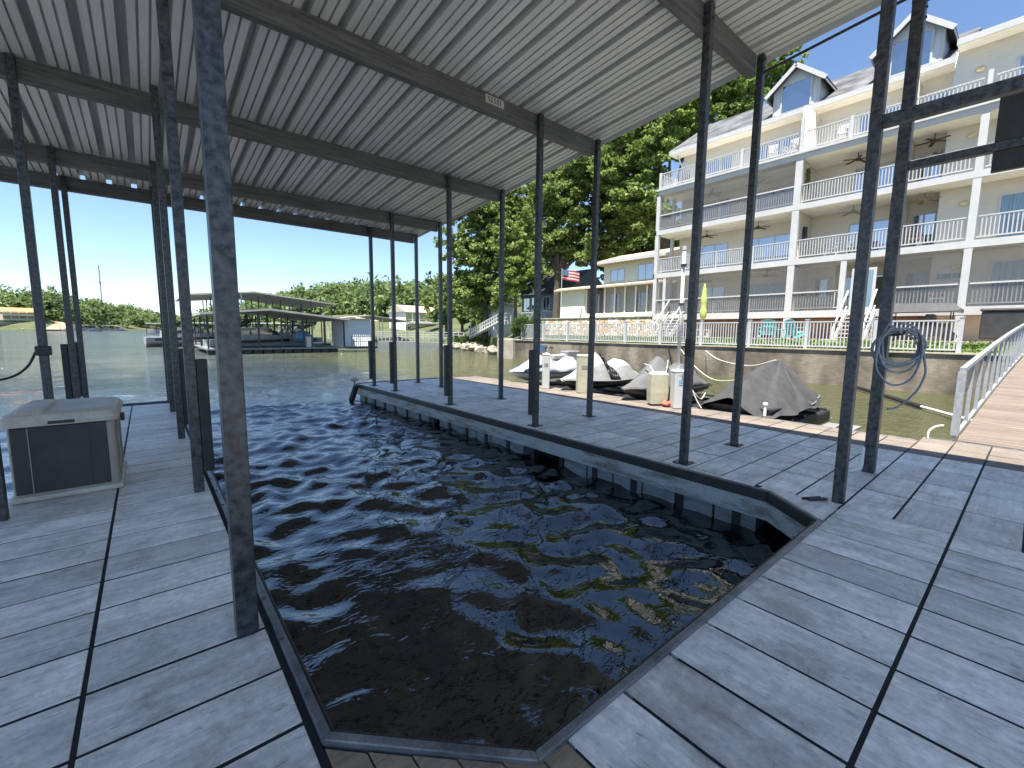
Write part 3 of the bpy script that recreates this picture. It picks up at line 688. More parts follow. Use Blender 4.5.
# stairs down to the lawn
def stairs(y0, y1, label):
    m = MB(); n = 10; x0, z0 = XF - .07, FLOOR[0]; dx, dz = .2, (FLOOR[0] - LAWN) / n
    for k in range(n):
        m.box(x0 - dx * (k + 1), x0 - dx * k, y0 + .06, y1 - .06, z0 - dz * (k + 1) - .05, z0 - dz * (k + 1))
    for y in (y0, y1): m.hexa([(x0 - n * dx, y - .04, LAWN), (x0 - .02, y - .04, z0 - .35), (x0 - .02, y + .04, z0 - .35), (x0 - n * dx, y + .04, LAWN), (x0 - n * dx, y - .04, LAWN + .25), (x0 - .02, y - .04, z0), (x0 - .02, y + .04, z0), (x0 - n * dx, y + .04, LAWN + .25)])
    o = m.build("stairs", 'white', bd)
    for y in (y0, y1):
        h = MB(); h.bar((x0 - .05, y, z0 + .98), (x0 - n * dx, y, LAWN + 1.0), .07, .07)
        h.box(x0 - n * dx - .05, x0 - n * dx + .05, y - .05, y + .05, LAWN, LAWN + 1.05)
        h.bar((x0 - .05, y, z0 + .2), (x0 - n * dx, y, LAWN + .3), .05, .05); h.build("handrail", 'white', o)
    l = MB()
    for k in range(9):
        x = x0 - .1 - k * .2; zt = z0 - .4 - (k * .2 / (n * dx)) * (z0 - LAWN) * .95
        if zt > LAWN + .1: l.box(x - .02, x + .02, y0 - .07, y0 - .045, LAWN, zt)
    for k in range(8):
        z = LAWN + .1 + k * .2; xe = x0 - .1 - max(0, (z0 - .4 - z)) / ((z0 - LAWN) * .95) * n * dx
        l.box(max(xe, x0 - 1.9), x0 - .05, y0 - .085, y0 - .071, z - .02, z + .02) if z < z0 - .5 else None
    l.build("lattice_panel", 'white', o)
stairs(5.4, 6.55, "")
stairs(15.5, 16.6, "")
m = MB()
for y0, y1, t in ((3.45, 3.35, 0), (3.28, 3.12, 1), (3.08, 2.98, 1), (2.92, 2.76, 1), (2.72, 2.66, 0)):
    m.box(X_PW - .03, X_PW - .004, y1, y0, 4.33, 4.55)
m.build("wall_plaque", 'sticker', bd)

# ceiling fans, lamps and balcony furniture (each hangs or stands by itself)
def fan(Yf, z, label, x=29.2, drop=.28, m_='fan'):
    t = thing("ceiling_fan", (x, Yf, z), label, "ceiling fan", "ceiling fans over the balconies")
    m = MB(); m.tube([(x, Yf, z), (x, Yf, z - drop)], .02, 6); m.build("rod", m_, t)
    m = MB(); m.ball((x, Yf, z - drop - .06), .13, .13, .09, 10, 5); m.build("motor", m_, t, smooth=True)
    a0 = random.random() * 6
    for k in range(5):
        a = a0 + k * 2 * math.pi / 5; c, s_ = math.cos(a), math.sin(a)
        m = MB(); m.bar((x + c * .12, Yf + s_ * .12, z - drop - .06), (x + c * .68, Yf + s_ * .68, z - drop - .09), .15, .015); m.build("blade", m_, t)
    return t
CZ = [b + .02 for b in BAND[1:]]
fan(7.0, CZ[2], "dark ceiling fan over the open third level balcony beside the partition")
fan(4.1, CZ[2], "dark ceiling fan on the third level beside the siding wall with lamp")
fan(11.9, CZ[2], "greyed ceiling fan behind the third level screen nearer the partition", m_='covlight')
fan(14.7, CZ[2], "ceiling fan behind the third level screen near the building corner", m_='gang')
fan(11.7, CZ[1], "dark ceiling fan over the second level balcony nearer its middle")
fan(14.9, CZ[1], "dark ceiling fan over the second level balcony near the building corner")
fan(7.0, CZ[1], "pale ceiling fan on the second level beside the black wall speaker", m_='covlight')
fan(4.2, CZ[1], "brown ceiling fan on the second level beside the siding wall with lamp", m_='wood')
fan(11.0, CZ[0], "ceiling fan behind the ground level screen nearer the teal chairs")
fan(15.0, CZ[0], "ceiling fan behind the ground level screen above the closed umbrella")
lvl = ("ground", "second", "third", "top")
for i, zf in enumerate(FLOOR):
    m = MB(); m.ball((X_PW - .06, 2.85, zf + 1.95), .06, .17, .12, 12, 6)
    tag(m.build("wall_lamp", 'amber', pos=(X_PW, 2.85, zf + 1.95), smooth=True), f"amber oval wall lamp on the siding of the {lvl[i]} level", "wall lamp", "oval wall lamps on the balconies")
m = MB(); m.box(29.0, 29.3, 9.05, 9.215, FLOOR[1] + 1.25, FLOOR[1] + 1.95); tag(m.build("wall_speaker", 'char', pos=(29.15, 9.1, FLOOR[1] + 1.5), bevel=.02), "black box speaker on the second level partition wall", "speaker")
cs = [(28.75, 9.08, FLOOR[2] + 1.0 + .14 * k) for k in range(8)]
tag(leaf_cloud("wall_wreath", 'leafA', None, cs, [(.12, .1, .12)] * 8, [40] * 8, .06, pos=(28.75, 9.1, FLOOR[2] + 1.4)), "dark pine cone shaped wreath on the third level partition wall", "wreath")

def patio_chair(loc, rz, label, m_='white'):
    t = thing("patio_chair", loc, label, "chair", "chairs on the balconies", rz)
    z = loc[2]
    def P(a, b, c): return (a, b, c)
    m = MB(); m.box(-.26, .26, -.26, .26, .40, .44); m.build("seat", m_, t, local=True)
    m = MB()
    for k in range(5): y = -.2 + k * .1; m.bar((.24, y, .44), (.36, y, 1.08), .02, .07, up=(0, 1, 0))
    m.bar((.36, -.25, 1.06), (.36, .25, 1.06), .03, .07); m.build("backrest", m_, t, local=True)
    for a in (-.23, .23):
        m = MB(); m.box(-.3, .28, a - .03, a + .03, .62, .65); m.build("armrest", m_, t, local=True)
        for x in (-.23, .23): m = MB(); m.box(x - .025, x + .025, a - .025, a + .025, 0, .62 if x < 0 else .4); m.build("leg", m_, t, local=True)
    return t
zf = FLOOR[3] + .045
patio_chair((28.5, 10.9, zf), .3, "white chair on the top balcony, farther from the tall partition")
patio_chair((28.5, 10.0, zf), -.2, "white chair on the top balcony, right beside the tall partition")
patio_chair((28.5, 7.6, zf), .1, "white chair on the top balcony between the partition and second dormer")
patio_chair((28.6, 4.3, FLOOR[1] + .045), .2, "reddish chair on the second level balcony beside the siding wall", 'gang')
patio_chair((28.5, 7.6, FLOOR[1] + .045), .1, "white chair on the second level, farther from the black wall speaker's column")
patio_chair((28.5, 6.6, FLOOR[1] + .045), -.2, "white chair on the second level, nearer the foreground dock post")
patio_chair((28.6, 3.3, FLOOR[0] + .045), .2, "small white chair behind the ground level screen below the blue plaque")
patio_chair((28.5, 16.2, zf), .6, "dark chair on the top balcony near the building corner", 'char')

# lawn furniture
um = thing("patio_umbrella", (27.0, 13.7, 1.41), "closed lime green patio umbrella on the lawn", "umbrella")
m = MB(); m.tube([(27, 13.7, 1.41), (27, 13.7, 4.75)], .025, 8); m.build("pole", 'white', um)
m = MB(); m.tube([(27, 13.7, z) for z in (2.55, 2.7, 3.1, 3.2, 3.5, 3.9, 4.0, 4.3, 4.72)], [.12, .19, .2, .15, .19, .18, .14, .13, .03], 12); m.build("canopy", 'olive', um, smooth=True)
m = MB(); m.tube([(27, 13.7, 1.412), (27, 13.7, 1.5)], [.28, .2], 14); m.build("base", 'concrete', um)

def adirondack(loc, rz, label):
    t = thing("adirondack_chair", loc, label, "chair", "teal chairs on the lawn", rz)
    m = MB(); m.hexa([(-.3, -.28, .36), (.3, -.28, .2), (.3, .28, .2), (-.3, .28, .36), (-.3, -.28, .4), (.3, -.28, .24), (.3, .28, .24), (-.3, .28, .4)]); m.build("seat", 'teal', t, local=True)
    m = MB()
    for k in range(6):
        y = -.27 + k * .108; h = .98 - .9 * (y) ** 2
        m.bar((.26, y, .22), (.5, y, h), .02, .095, up=(0, 1, 0))
    m.bar((.4, -.3, .62), (.4, .3, .62), .03, .06); m.build("backrest", 'teal', t, local=True)
    for a in (-.36, .36):
        m = MB(); m.box(-.38, .45, a - .07, a + .07, .55, .58); m.build("armrest", 'teal', t, local=True)
        m = MB(); m.box(-.32, -.24, a - .04, a + .04, 0, .55); m.build("leg", 'teal', t, local=True)
        m = MB(); m.bar((-.2, a, .3), (.5, a, .03), .05, .12); m.build("leg", 'teal', t, local=True)
    return t
zl = 1.412
adirondack((25.3, 9.35, zl), math.pi + .5, "teal slatted lawn chair, nearer the closed umbrella")
adirondack((25.3, 7.9, zl), math.pi - .5, "teal slatted lawn chair, nearer the white stairs")
st = thing("side_table", (25.2, 8.6, zl), "small teal side table between the two teal chairs", "table")
m = MB(); m.box(24.95, 25.45, 8.35, 8.85, zl + .45, zl + .49); m.build("table_top", 'teal', st)
for a, b in ((25.0, 8.4), (25.4, 8.4), (25.0, 8.8), (25.4, 8.8)):
    m = MB(); m.box(a - .03, a + .03, b - .03, b + .03, zl, zl + .45); m.build("leg", 'teal', st)
bn = thing("lawn_bench", (25.4, 12.9, zl), "small white bench on the patio beside the closed umbrella", "bench")
m = MB(); m.box(25.2, 25.6, 12.4, 13.4, zl + .42, zl + .47); m.build("seat", 'white', bn)
for y in (12.5, 13.3): m = MB(); m.box(25.25, 25.55, y - .04, y + .04, zl, zl + .42); m.build("leg", 'white', bn)
gc = thing("covered_cart", (26.3, 3.2, zl), "grey canopied cart parked on the patio behind the fence", "cart")
m = MB(); m.loft([[(25.9, 2.2, zl + 1.2), (26.9, 2.2, zl + 1.2), (26.9, 2.2, zl + 1.34), (25.9, 2.2, zl + 1.34)], [(25.8, 2.5, zl + 1.25), (27.0, 2.5, zl + 1.25), (26.9, 2.5, zl + 1.6), (25.9, 2.5, zl + 1.6)], [(25.8, 4.3, zl + 1.25), (27.0, 4.3, zl + 1.25), (26.9, 4.3, zl + 1.65), (25.9, 4.3, zl + 1.65)], [(25.9, 4.7, zl + 1.2), (26.9, 4.7, zl + 1.2), (26.9, 4.7, zl + 1.36), (25.9, 4.7, zl + 1.36)]]); m.build("canopy", 'covgrey', gc)
m = MB(); m.box(26.0, 26.8, 2.5, 4.5, zl + .2, zl + .75); m.box(26.0, 26.8, 3.0, 3.3, zl + .75, zl + 1.15); m.build("body", 'char', gc, bevel=.05)
for a, b in ((25.98, 2.5), (26.82, 2.5), (25.98, 4.4), (26.82, 4.4)):
    m = MB(); m.tube([(a, b, zl + .7), (a, b, zl + 1.3)], .02, 6); m.build("canopy_post", 'char', gc)
    m = MB(); m.tube([(a - .06, b, zl + .2), (a + .06, b, zl + .2)], .2, 14); m.build("wheel", 'rubber', gc)
gr = thing("covered_grill", (26.0, .6, zl), "dark covered grill on the patio behind the gangway railing", "grill")
m = MB(); m.box(25.6, 26.5, .0, 1.6, zl + .1, zl + 1.2); m.box(25.55, 26.55, -.05, 1.65, zl + 1.2, zl + 1.32); m.build("cover", 'char', gr, bevel=.06)

# ---------------------------------------------------------------- boat dock: decking
dk = thing("boat_dock", (2.5, 6, WATER), "covered boat dock with grey board decking around one slip and a ribbed steel roof", "dock")
XL0, XL1 = -1.06, .40
def planks(mb, xe, ye, gx=.010, gy=.010, z0=-.028):
    for a, b in zip(xe[:-1], xe[1:]):
        for c, d in zip(ye[:-1], ye[1:]):
            mb.box(a + gx / 2, b - gx / 2, c + gy / 2, d - gy / 2, z0, -random.random() * .004, random.random())
m = MB(); planks(m, [-1.07, -.318, .40], [2.16 - .3765 * 28 + .3765 * k for k in range(55)], gx=.020, gy=.022); m.build("decking", 'plank', dk, bevel=.003)
m = MB(); xe = [1.17 + .3783 * k for k in range(11)]
planks(m, xe, [-8.7, -7.95, -7.2, -6.45, -5.7, -4.95, -4.2, -3.45, -2.7, -1.95, -1.2, -.45, .302, 1.055], gx=.022, gy=.020); m.build("decking", 'plankb', dk, bevel=.003)  # unseen deck behind the camera is lengthened to bounce sunlight under the roof
m = MB(); ye = [.302 + .3755 * k for k in range(36)]
xf_ = [4.945, 5.73, 6.49, 7.25, 8.01]
planks(m, xf_, [y for y in ye if y < 13.2], gx=.026, gy=.020)
planks(m, [4.83, 4.955], [y for y in ye if 1.75 < y < 13.2], gx=.012, gy=.012)
planks(m, xf_, [.302 - .3755 * k for k in range(25)][::-1], gx=.026, gy=.020)
m.build("decking", 'plank', dk, bevel=.003)
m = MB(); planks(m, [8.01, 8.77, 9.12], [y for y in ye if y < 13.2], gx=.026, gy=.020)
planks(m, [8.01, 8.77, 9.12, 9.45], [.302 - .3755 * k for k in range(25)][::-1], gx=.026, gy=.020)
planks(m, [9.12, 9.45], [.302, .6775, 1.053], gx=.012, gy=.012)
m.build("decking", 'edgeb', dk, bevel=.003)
m = MB()   # corner infill boards
for k in range(6):
    a = .42 + k * .125; y1 = 1.06 + max(0, (1.0 - a)) * .95
    m.hexa([(a + .004, -8.7, -.045), (a + .121, -8.7, -.045), (a + .121, 1.06 + max(0, 1.0 - a - .125) * .95, -.045), (a + .004, y1, -.045), (a + .004, -8.7, -.004), (a + .121, -8.7, -.004), (a + .121, 1.06 + max(0, 1.0 - a - .125) * .95, -.004), (a + .004, y1, -.004)], random.random())
m.build("wood_infill", 'wood', dk)
m = MB(); m.prism([(4.42, 1.065), (4.945, 1.065), (4.945, 1.74), (4.86, 1.74), (4.80, 1.60)], -.028, -.003, .6); m.build("corner_board", 'plank', dk)
# dark frame below the boards
m = MB(); m.box(-1.05, .42, -6.1, 12.25, -.2, -.007); m.box(.42, 9.4, -8.75, 1.0, -.2, -.0075); m.box(4.9, 9.05, 1.0, 13.15, -.2, -.007)
m.build("deck_frame", 'dark', dk)
m = MB(); m.box(-1.0, .3, -6, 12.1, -.9, -.2); m.box(.3, 9.3, -8.7, .95, -.9, -.21); m.box(5.1, 9.0, 1.0, 13.0, -.9, -.2); m.build("float", 'dark', dk)
# rub rail along the slip
slip = [(.45, 12.25), (.45, 1.65), (1.03, 1.07), (4.36, 1.07), (4.79, 1.62), (4.79, 13.1)]
def offset(poly, d):
    out = []
    for i, p in enumerate(poly):
        n = []
        for a, b in ((i - 1, i), (i, i + 1)):
            if a < 0 or b >= len(poly): continue
            dx, dy = poly[b][0] - poly[a][0], poly[b][1] - poly[a][1]; L = math.hypot(dx, dy); n.append((-dy / L, dx / L))
        sx = sum(q[0] for q in n); sy = sum(q[1] for q in n); L = math.hypot(sx, sy)
        c = n[0][0] * sx / L + n[0][1] * sy / L
        out.append((p[0] + sx / L * d / c, p[1] + sy / L * d / c))
    return out
def band(name, d0, d1, z0, z1, m_, sel=None, bev=0):
    mb = MB(); A, B = offset(slip, d0), offset(slip, d1)
    for i in range(len(slip) - 1):
        if sel and i not in sel: continue
        mb.hexa([(*A[i], z0), (*A[i + 1], z0), (*B[i + 1], z0), (*B[i], z0), (*A[i], z1), (*A[i + 1], z1), (*B[i + 1], z1), (*B[i], z1)])
    return mb.build(name, m_, dk, bevel=bev)
band("rub_rail", -.028, .010, -.05, .018, 'rub', bev=.006)
band("rub_rail", .010, .030, -.10, .008, 'rubber', bev=.008)
band("slip_beam", -.03, .01, -.30, -.055, 'steelside')
for side in (0,):
    m = MB()
    for k in range(24):
        y0 = 1.75 + k * .47
        if k in (6, 7, 14): continue
        m = MB(); m.box(4.86, 5.08, y0, y0 + .44, -.95, -.302, random.random()); m.build("float_panel", 'floatm', dk)
    for k in range(17):
        y = 1.95 + k * .66
        m = MB(); m.box(4.835, 4.86, y - .04, y + .04, -.62, -.32); m.build("float_strap", 'rubber', dk)
m = MB(); m.box(.33, .42, 1.7, 12.1, -.95, -.302); m.build("float_panel", 'floatm', dk)
m = MB(); m.box(1.1, 4.3, .98, 1.04, -.95, -.302); m.build("float_panel", 'floatm', dk)
for a in ((4.83, 9.1, 13.16, 13.24, -.28, .012), (9.13, 9.2, 1.1, 13.2, -.28, -.004), (-1.05, .42, 12.26, 12.33, -.28, .012), (9.46, 9.54, -8.7, 1.05, -.28, -.004)):
    m = MB(); m.box(*a); m.build("outer_trim", 'rub', dk)
m = MB()
for x in np.arange(1.3, 4.3, .42): m.ball((x, 1.09, .02), .012, .012, .006, 8, 4)
for t in np.arange(1.9, 6.5, .45): m.ball((.432, t, .02), .012, .012, .006, 8, 4)
m.build("bolt_heads", 'galv', dk)

# ---------------------------------------------------------------- dock: posts, beams, roof
ROWS = [2.71, 5.44, 8.20, 10.98, 12.40]
def zt(y): return 5.27 - .0775 * (y - 2.8)         # top of the beams falls towards the lake
PW = .043
def post(x, y, z1, w_=PW, bumper=0, plate=True, z0=.0):
    m = MB(); m.box(x - w_, x + w_, y - w_, y + w_, z0, z1); p = m.build("post", 'galv', dk, bevel=.006)
    if bumper:
        b = MB(); b.box(x + bumper * (w_ + .003) - .045 + (.045 * bumper), x + bumper * (w_ + .003) + .045 + (.045 * bumper), y - .05, y + .05, .2, 1.31); b.build("bumper", 'rubber', p, bevel=.012)
    if plate:
        b = MB(); b.box(x - .1, x + .1, y - .1, y + .1, .001, .008)
        for sx in (-1, 1):
            for sy in (-1, 1): b.tube([(x + sx * .075, y + sy * .075, .008), (x + sx * .075, y + sy * .075, .022)], .011, 6)
        b.build("base_plate", 'galv', p)
    b = MB()
    for dz in (.07, .17): b.tube([(x, y - w_ - .002, z1 - dz), (x, y - w_ - .014, z1 - dz)], .014, 6)
    b.build("bolt", 'galv', p)
    return p
for i, y in enumerate(ROWS):
    yb = y + .095
    post(.305 if i else .31, y - (.15 if i == 0 else (.24 if i == 1 else (.25 if i == 2 else .35))), zt(yb) - .01, bumper=0 if i == 0 else 1, w_=.05 if i == 0 else PW, plate=False)
    if i: post(-1.03, y + (.02 if i > 1 else -.05), zt(yb) - .01, bumper=-1 if i > 2 else 0, plate=False)
    post(5.07, y, zt(yb) - .01, bumper=-1 if i else 0)
    post(6.49, y, zt(yb) - .01)
    m = MB(); m.box(-4.0, 6.45, yb - .045, yb + .045, zt(yb) - .245, zt(yb)); m.box(-4.0, 6.45, yb - .06, yb + .06, zt(yb) - .262, zt(yb) - .247)
    m.build("roof_beam", 'beam', dk)
for y in (-.05, -1.6):
    m = MB(); m.box(-4.0, 6.5, y - .05, y + .05, zt(y) - .24, zt(y)); m.build("roof_beam", 'beam', dk)
    for x in (.3, 6.49) if y < -1 else (): post(x, y, zt(y) - .01, plate=False)
post(5.045, 1.1, 5.3, w_=.045, plate=False)
post(6.48, 1.15, 5.08, w_=.055, plate=False)
post(5.045, -3.4, 5.5, w_=.045, plate=False); post(6.48, -3.4, 5.4, w_=.055, plate=False)
m = MB(); m.box(5.005, 5.085, -3.35, 1.054, 3.395, 3.495); m.build("cross_bar", 'galv', dk, bevel=.005)
m = MB(); m.box(6.435, 6.525, -3.34, 1.093, 3.39, 3.47); m.build("cross_bar", 'galv', dk, bevel=.005)
m = MB(); m.box(6.43, 6.53, -3.34, 1.21, 5.082, 5.18); m.build("cross_bar", 'galv', dk, bevel=.005)
m = MB(); m.tube([(6.49, 2.72, 5.03), (6.49, 1.1, 5.2)], .017, 8); m.build("tie_rod", 'rubber', dk)
m = MB(); m.box(6.45, 6.51, -1.2, .47, 3.475, 3.95); m.box(6.45, 6.51, -1.2, .47, 3.2, 3.385); m.build("dark_panel", 'rubber', dk)
# ribbed sheet: one wide rib every .39 m with two narrow ones between
prof = []
x = -4.2 + .0
x0r = 3.14 - .39 * 19
def rib(xc, wtop, wbot, h): return [(xc - wbot, 0), (xc - wtop, h), (xc + wtop, h), (xc + wbot, 0)]
k = 0
while x0r + .39 * k < 6.7:
    c = x0r + .39 * k
    prof += rib(c, .046, .049, .17) + rib(c + .14, .010, .013, .05) + rib(c + .25, .010, .013, .05)
    k += 1
prof = [p for p in prof if -4.1 < p[0] < 6.64] + [(6.66, 0), (6.662, -.05)]
m = MB(); ysr = [-1.75, 0, 2.75, 5.5, 8.25, 11.0, 12.78]  # sheet stops short behind the camera to let more light in
zr = lambda y: zt(y) + .006
for a, b in zip(prof[:-1], prof[1:]):
    for c, d in zip(ysr[:-1], ysr[1:]):
        m.face([(a[0], c, zr(c) + a[1]), (b[0], c, zr(c) + b[1]), (b[0], d, zr(d) + b[1]), (a[0], d, zr(d) + a[1])])
ro = m.build("roof_sheet", 'roof', dk)
so_ = ro.modifiers.new("thick", 'SOLIDIFY'); so_.thickness = .004; so_.offset = 1
# label plates on the beams
yb = ROWS[1] + .095
m = MB(); m.box(4.02, 4.36, yb - .052, yb - .046, 4.92, 5.03); pl = m.build("label_plate", 'white', dk)
m = MB()
for x, wd, kind in ((4.06, .035, 5), (4.115, .035, 6), (4.17, .035, 5), (4.225, .035, 0), (4.285, .018, 1)):
    z0, z1 = 4.94, 5.012; y0, y1 = yb - .0555, yb - .053; t = .009
    if kind == 1: m.box(x, x + t * 1.4, y0, y1, z0, z1); continue
    m.box(x, x + wd, y0, y1, z1 - t, z1); m.box(x, x + wd, y0, y1, z0, z0 + t)
    if kind in (5, 6): m.box(x, x + wd, y0, y1, (z0 + z1) / 2 - t / 2, (z0 + z1) / 2 + t / 2)
    m.box(x, x + t, y0, y1, (z0 + z1) / 2 if kind == 5 else z0 + t, z1 - t)
    m.box(x + wd - t, x + wd, y0, y1, z0 + t, (z0 + z1) / 2 if kind in (5, 6) else z1 - t)
m.build("characters", 'ink', pl)
m = MB()
X0, X1, Z0, Z1 = .70, 1.03, 4.95, 5.05
for k in range(4): z = Z0 + (Z1 - Z0) * k / 3; m.box(X0, X1, yb - .054, yb - .046, z - .006, z + .006)
for x in (X0, X0 + .12, X1 - .012): m.box(x, x + .012, yb - .056, yb - .046, Z0 + .006, Z1 - .006)
m.build("label_plate", 'white', dk)
m = MB(); m.tube([(6.25, 1.28, .025), (6.36, 1.25, .025), (6.40, 1.215, .04), (6.405, 1.21, .1), (6.405, 1.21, .3)], .02, 8); m.build("conduit", 'pipe', dk)
m = MB(); m.box(4.95, 5.02, 2.62, 2.69, 1.35, 1.53); m.box(4.9, 4.955, 2.61, 2.69, 1.34, 1.54); m.build("outlet_box", 'rubber', dk, bevel=.008)

# ---------------------------------------------------------------- things on the dock
bx = thing("storage_box", (-.66, 6.25, 0), "tan plastic storage box with charcoal front panel on the walkway", "storage box")
x0, x1, y0, y1 = -1.02, -.30, 5.80, 6.75
m = MB(); m.box(x0, x1, y0, y1, .03, .70); m.build("body", 'tanp', bx, bevel=.03)
m = MB(); m.box(x0 - .03, x1 + .03, y0 - .03, y1 + .03, 0, .055); m.build("base_flange", 'lidp', bx, bevel=.02)
m = MB(); m.box(x0 + .02, x1 - .06, y0 - .012, y0 + .02, .075, .69); m.build("front_panel", 'char', bx, bevel=.006)
for x in (x0 + .13, x1 - .19): m = MB(); m.box(x, x + .006, y0 - .018, y0 - .0125, .075, .69); m.build("panel_seam", 'char' if x > -.7 else 'tanp', bx)
m = MB()
def rrect(xa, xb, ya, yb2, z, r=.06, n=4):
    pts = []
    for cx, cy, a0 in ((xb - r, ya + r, -90), (xb - r, yb2 - r, 0), (xa + r, yb2 - r, 90), (xa + r, ya + r, 180)):
        for k in range(n + 1): a = R(a0 + 90 * k / n); pts.append((cx + r * math.cos(a), cy + r * math.sin(a), z))
    return pts
m.loft([rrect(x0 - .035, x1 + .035, y0 - .04, y1 + .03, .70), rrect(x0 - .045, x1 + .045, y0 - .05, y1 + .04, .75), rrect(x0 - .02, x1 + .02, y0 - .02, y1 + .02, .80), rrect(x0 + .04, x1 - .04, y0 + .06, y1 - .03, .825)])
lid = m.build("lid", 'lidp', bx, bevel=.008)
m = MB(); m.loft([rrect(x0 + .05, x0 + .26, y0 - .01, y1 - .1, .80, .03), rrect(x0 + .07, x0 + .24, y0 + .05, y1 - .12, .848, .03)]); m.build("lid_rib", 'lidp', lid, bevel=.01)
m = MB(); m.box((x0 + x1) / 2 - .09, (x0 + x1) / 2 + .09, y0 - .055, y0 - .03, .715, .745); m.build("handle", 'char', lid, bevel=.008)
for ya in (6.0, 6.5): m = MB(); m.box(x1 - .001, x1 + .012, ya, ya + .12, .1, .66); m.build("side_rib", 'tanp', bx, bevel=.006)
m = MB(); m.box(x1 + .03, x1 + .065, 6.2, 6.28, .62, .70); m.build("latch", 'galv', bx, bevel=.006)

cb = thing("mooring_strap", (-1.03, 8.22, 1.3), "black strap and sagging cord around the outer post behind the box", "strap")
m = MB(); m.box(-1.1, -.96, 8.15, 8.29, 1.24, 1.36); m.build("strap", 'rubber', cb, bevel=.01)
m = MB(); m.tube(sm([(-1.1, 8.18, 1.28), (-1.16, 8.1, 1.12), (-1.28, 7.98, 1.0), (-1.45, 7.8, .97), (-1.7, 7.6, 1.02), (-2.1, 7.4, 1.12)]), .014, 6); m.build("cord", 'rubber', cb, smooth=True)

# hose coil on the corner post
hz = thing("garden_hose", (6.44, 1.0, 1.4), "coiled blue grey water hose hanging on the corner post", "hose")
hx, hy = Vector((.768, -.64, 0)), Vector((0, 0, 1)); hc = Vector((6.42, 1.02, 1.45))
def loop(cx, cz, a, b, t0, t1, n, off): return [hc + hx * (cx + a * math.cos(t0 + (t1 - t0) * k / n)) + hy * (cz + b * math.sin(t0 + (t1 - t0) * k / n)) + Vector((-.64, -.768, 0)) * (off + 0.008 * math.sin(k * .35)) for k in range(n + 1)]
m = MB()
for q in range(5): m.tube(loop(-.02 + .006 * q, .0 + .012 * q, .255 + .01 * (q % 3), .19 + .012 * (q % 2), .3 * q, .3 * q + 6.283, 72, .01 + .012 * q), .0115, 6)
m.build("coil", 'hose', hz, smooth=True)
m = MB(); m.tube(loop(.0, .02, .235, .27, R(115), R(115) + 6.0, 72, .06), .0115, 6); m.tube(loop(-.02, -.06, .25, .33, R(150), R(380), 60, .07), .0115, 6)
m.tube(sm([hc + hx * .23 + hy * .02 + Vector((-.05, -.06, 0)), hc + hx * .33 + hy * -.1, hc + hx * .36 + hy * -.26, hc + hx * .3 + hy * -.44, hc + hx * .18 + hy * -.58, hc + hx * .06 + hy * -.66, hc + hx * -.02 + hy * -.67]), .0115, 6)
m.tube(loop(-.13, .08, .07, .22, R(90), R(300), 40, .05), .0115, 6)
m.build("loose_loop", 'hose', hz, smooth=True)
m = MB(); m.box(6.38, 6.43, 1.0, 1.1, 1.6, 1.66); m.tube([(6.36, 1.03, 1.62), (6.26, .95, 1.62), (6.24, .93, 1.66)], .012, 6); m.build("hose_hook", 'galv', hz)

lt = thing("dock_light", (4.68, 12.95, .0), "white mushroom dock light on the far corner of the finger", "light")
m = MB(); m.tube([(4.68, 12.95, -.05), (4.68, 12.95, .1)], .02, 8); m.build("stem", 'galv', lt)
m = MB(); m.ball((4.68, 12.95, .16), .13, .13, .07, 14, 7); m.build("shade", 'white', lt, smooth=True)
m = MB(); m.tube([(4.72, 12.8, -.02), (4.66, 12.78, -.06), (4.5, 12.72, -.42), (4.47, 12.7, -.47)], [.04, .085, .085, .04], 14)
tag(m.build("boat_fender", 'rubber', pos=(4.6, 12.75, -.2), smooth=True), "black cylinder fender hanging at the far corner of the finger", "fender")
m = MB(); m.bar((4.86, 1.3, .012), (4.99, 1.18, .02), .035, .02); m.bar((4.84, 1.34, .012), (4.98, 1.23, .022), .02, .02)
tag(m.build("board_scrap", 'rubber', pos=(4.9, 1.25, 0)), "small dark board scrap lying beside the front post", "scrap")

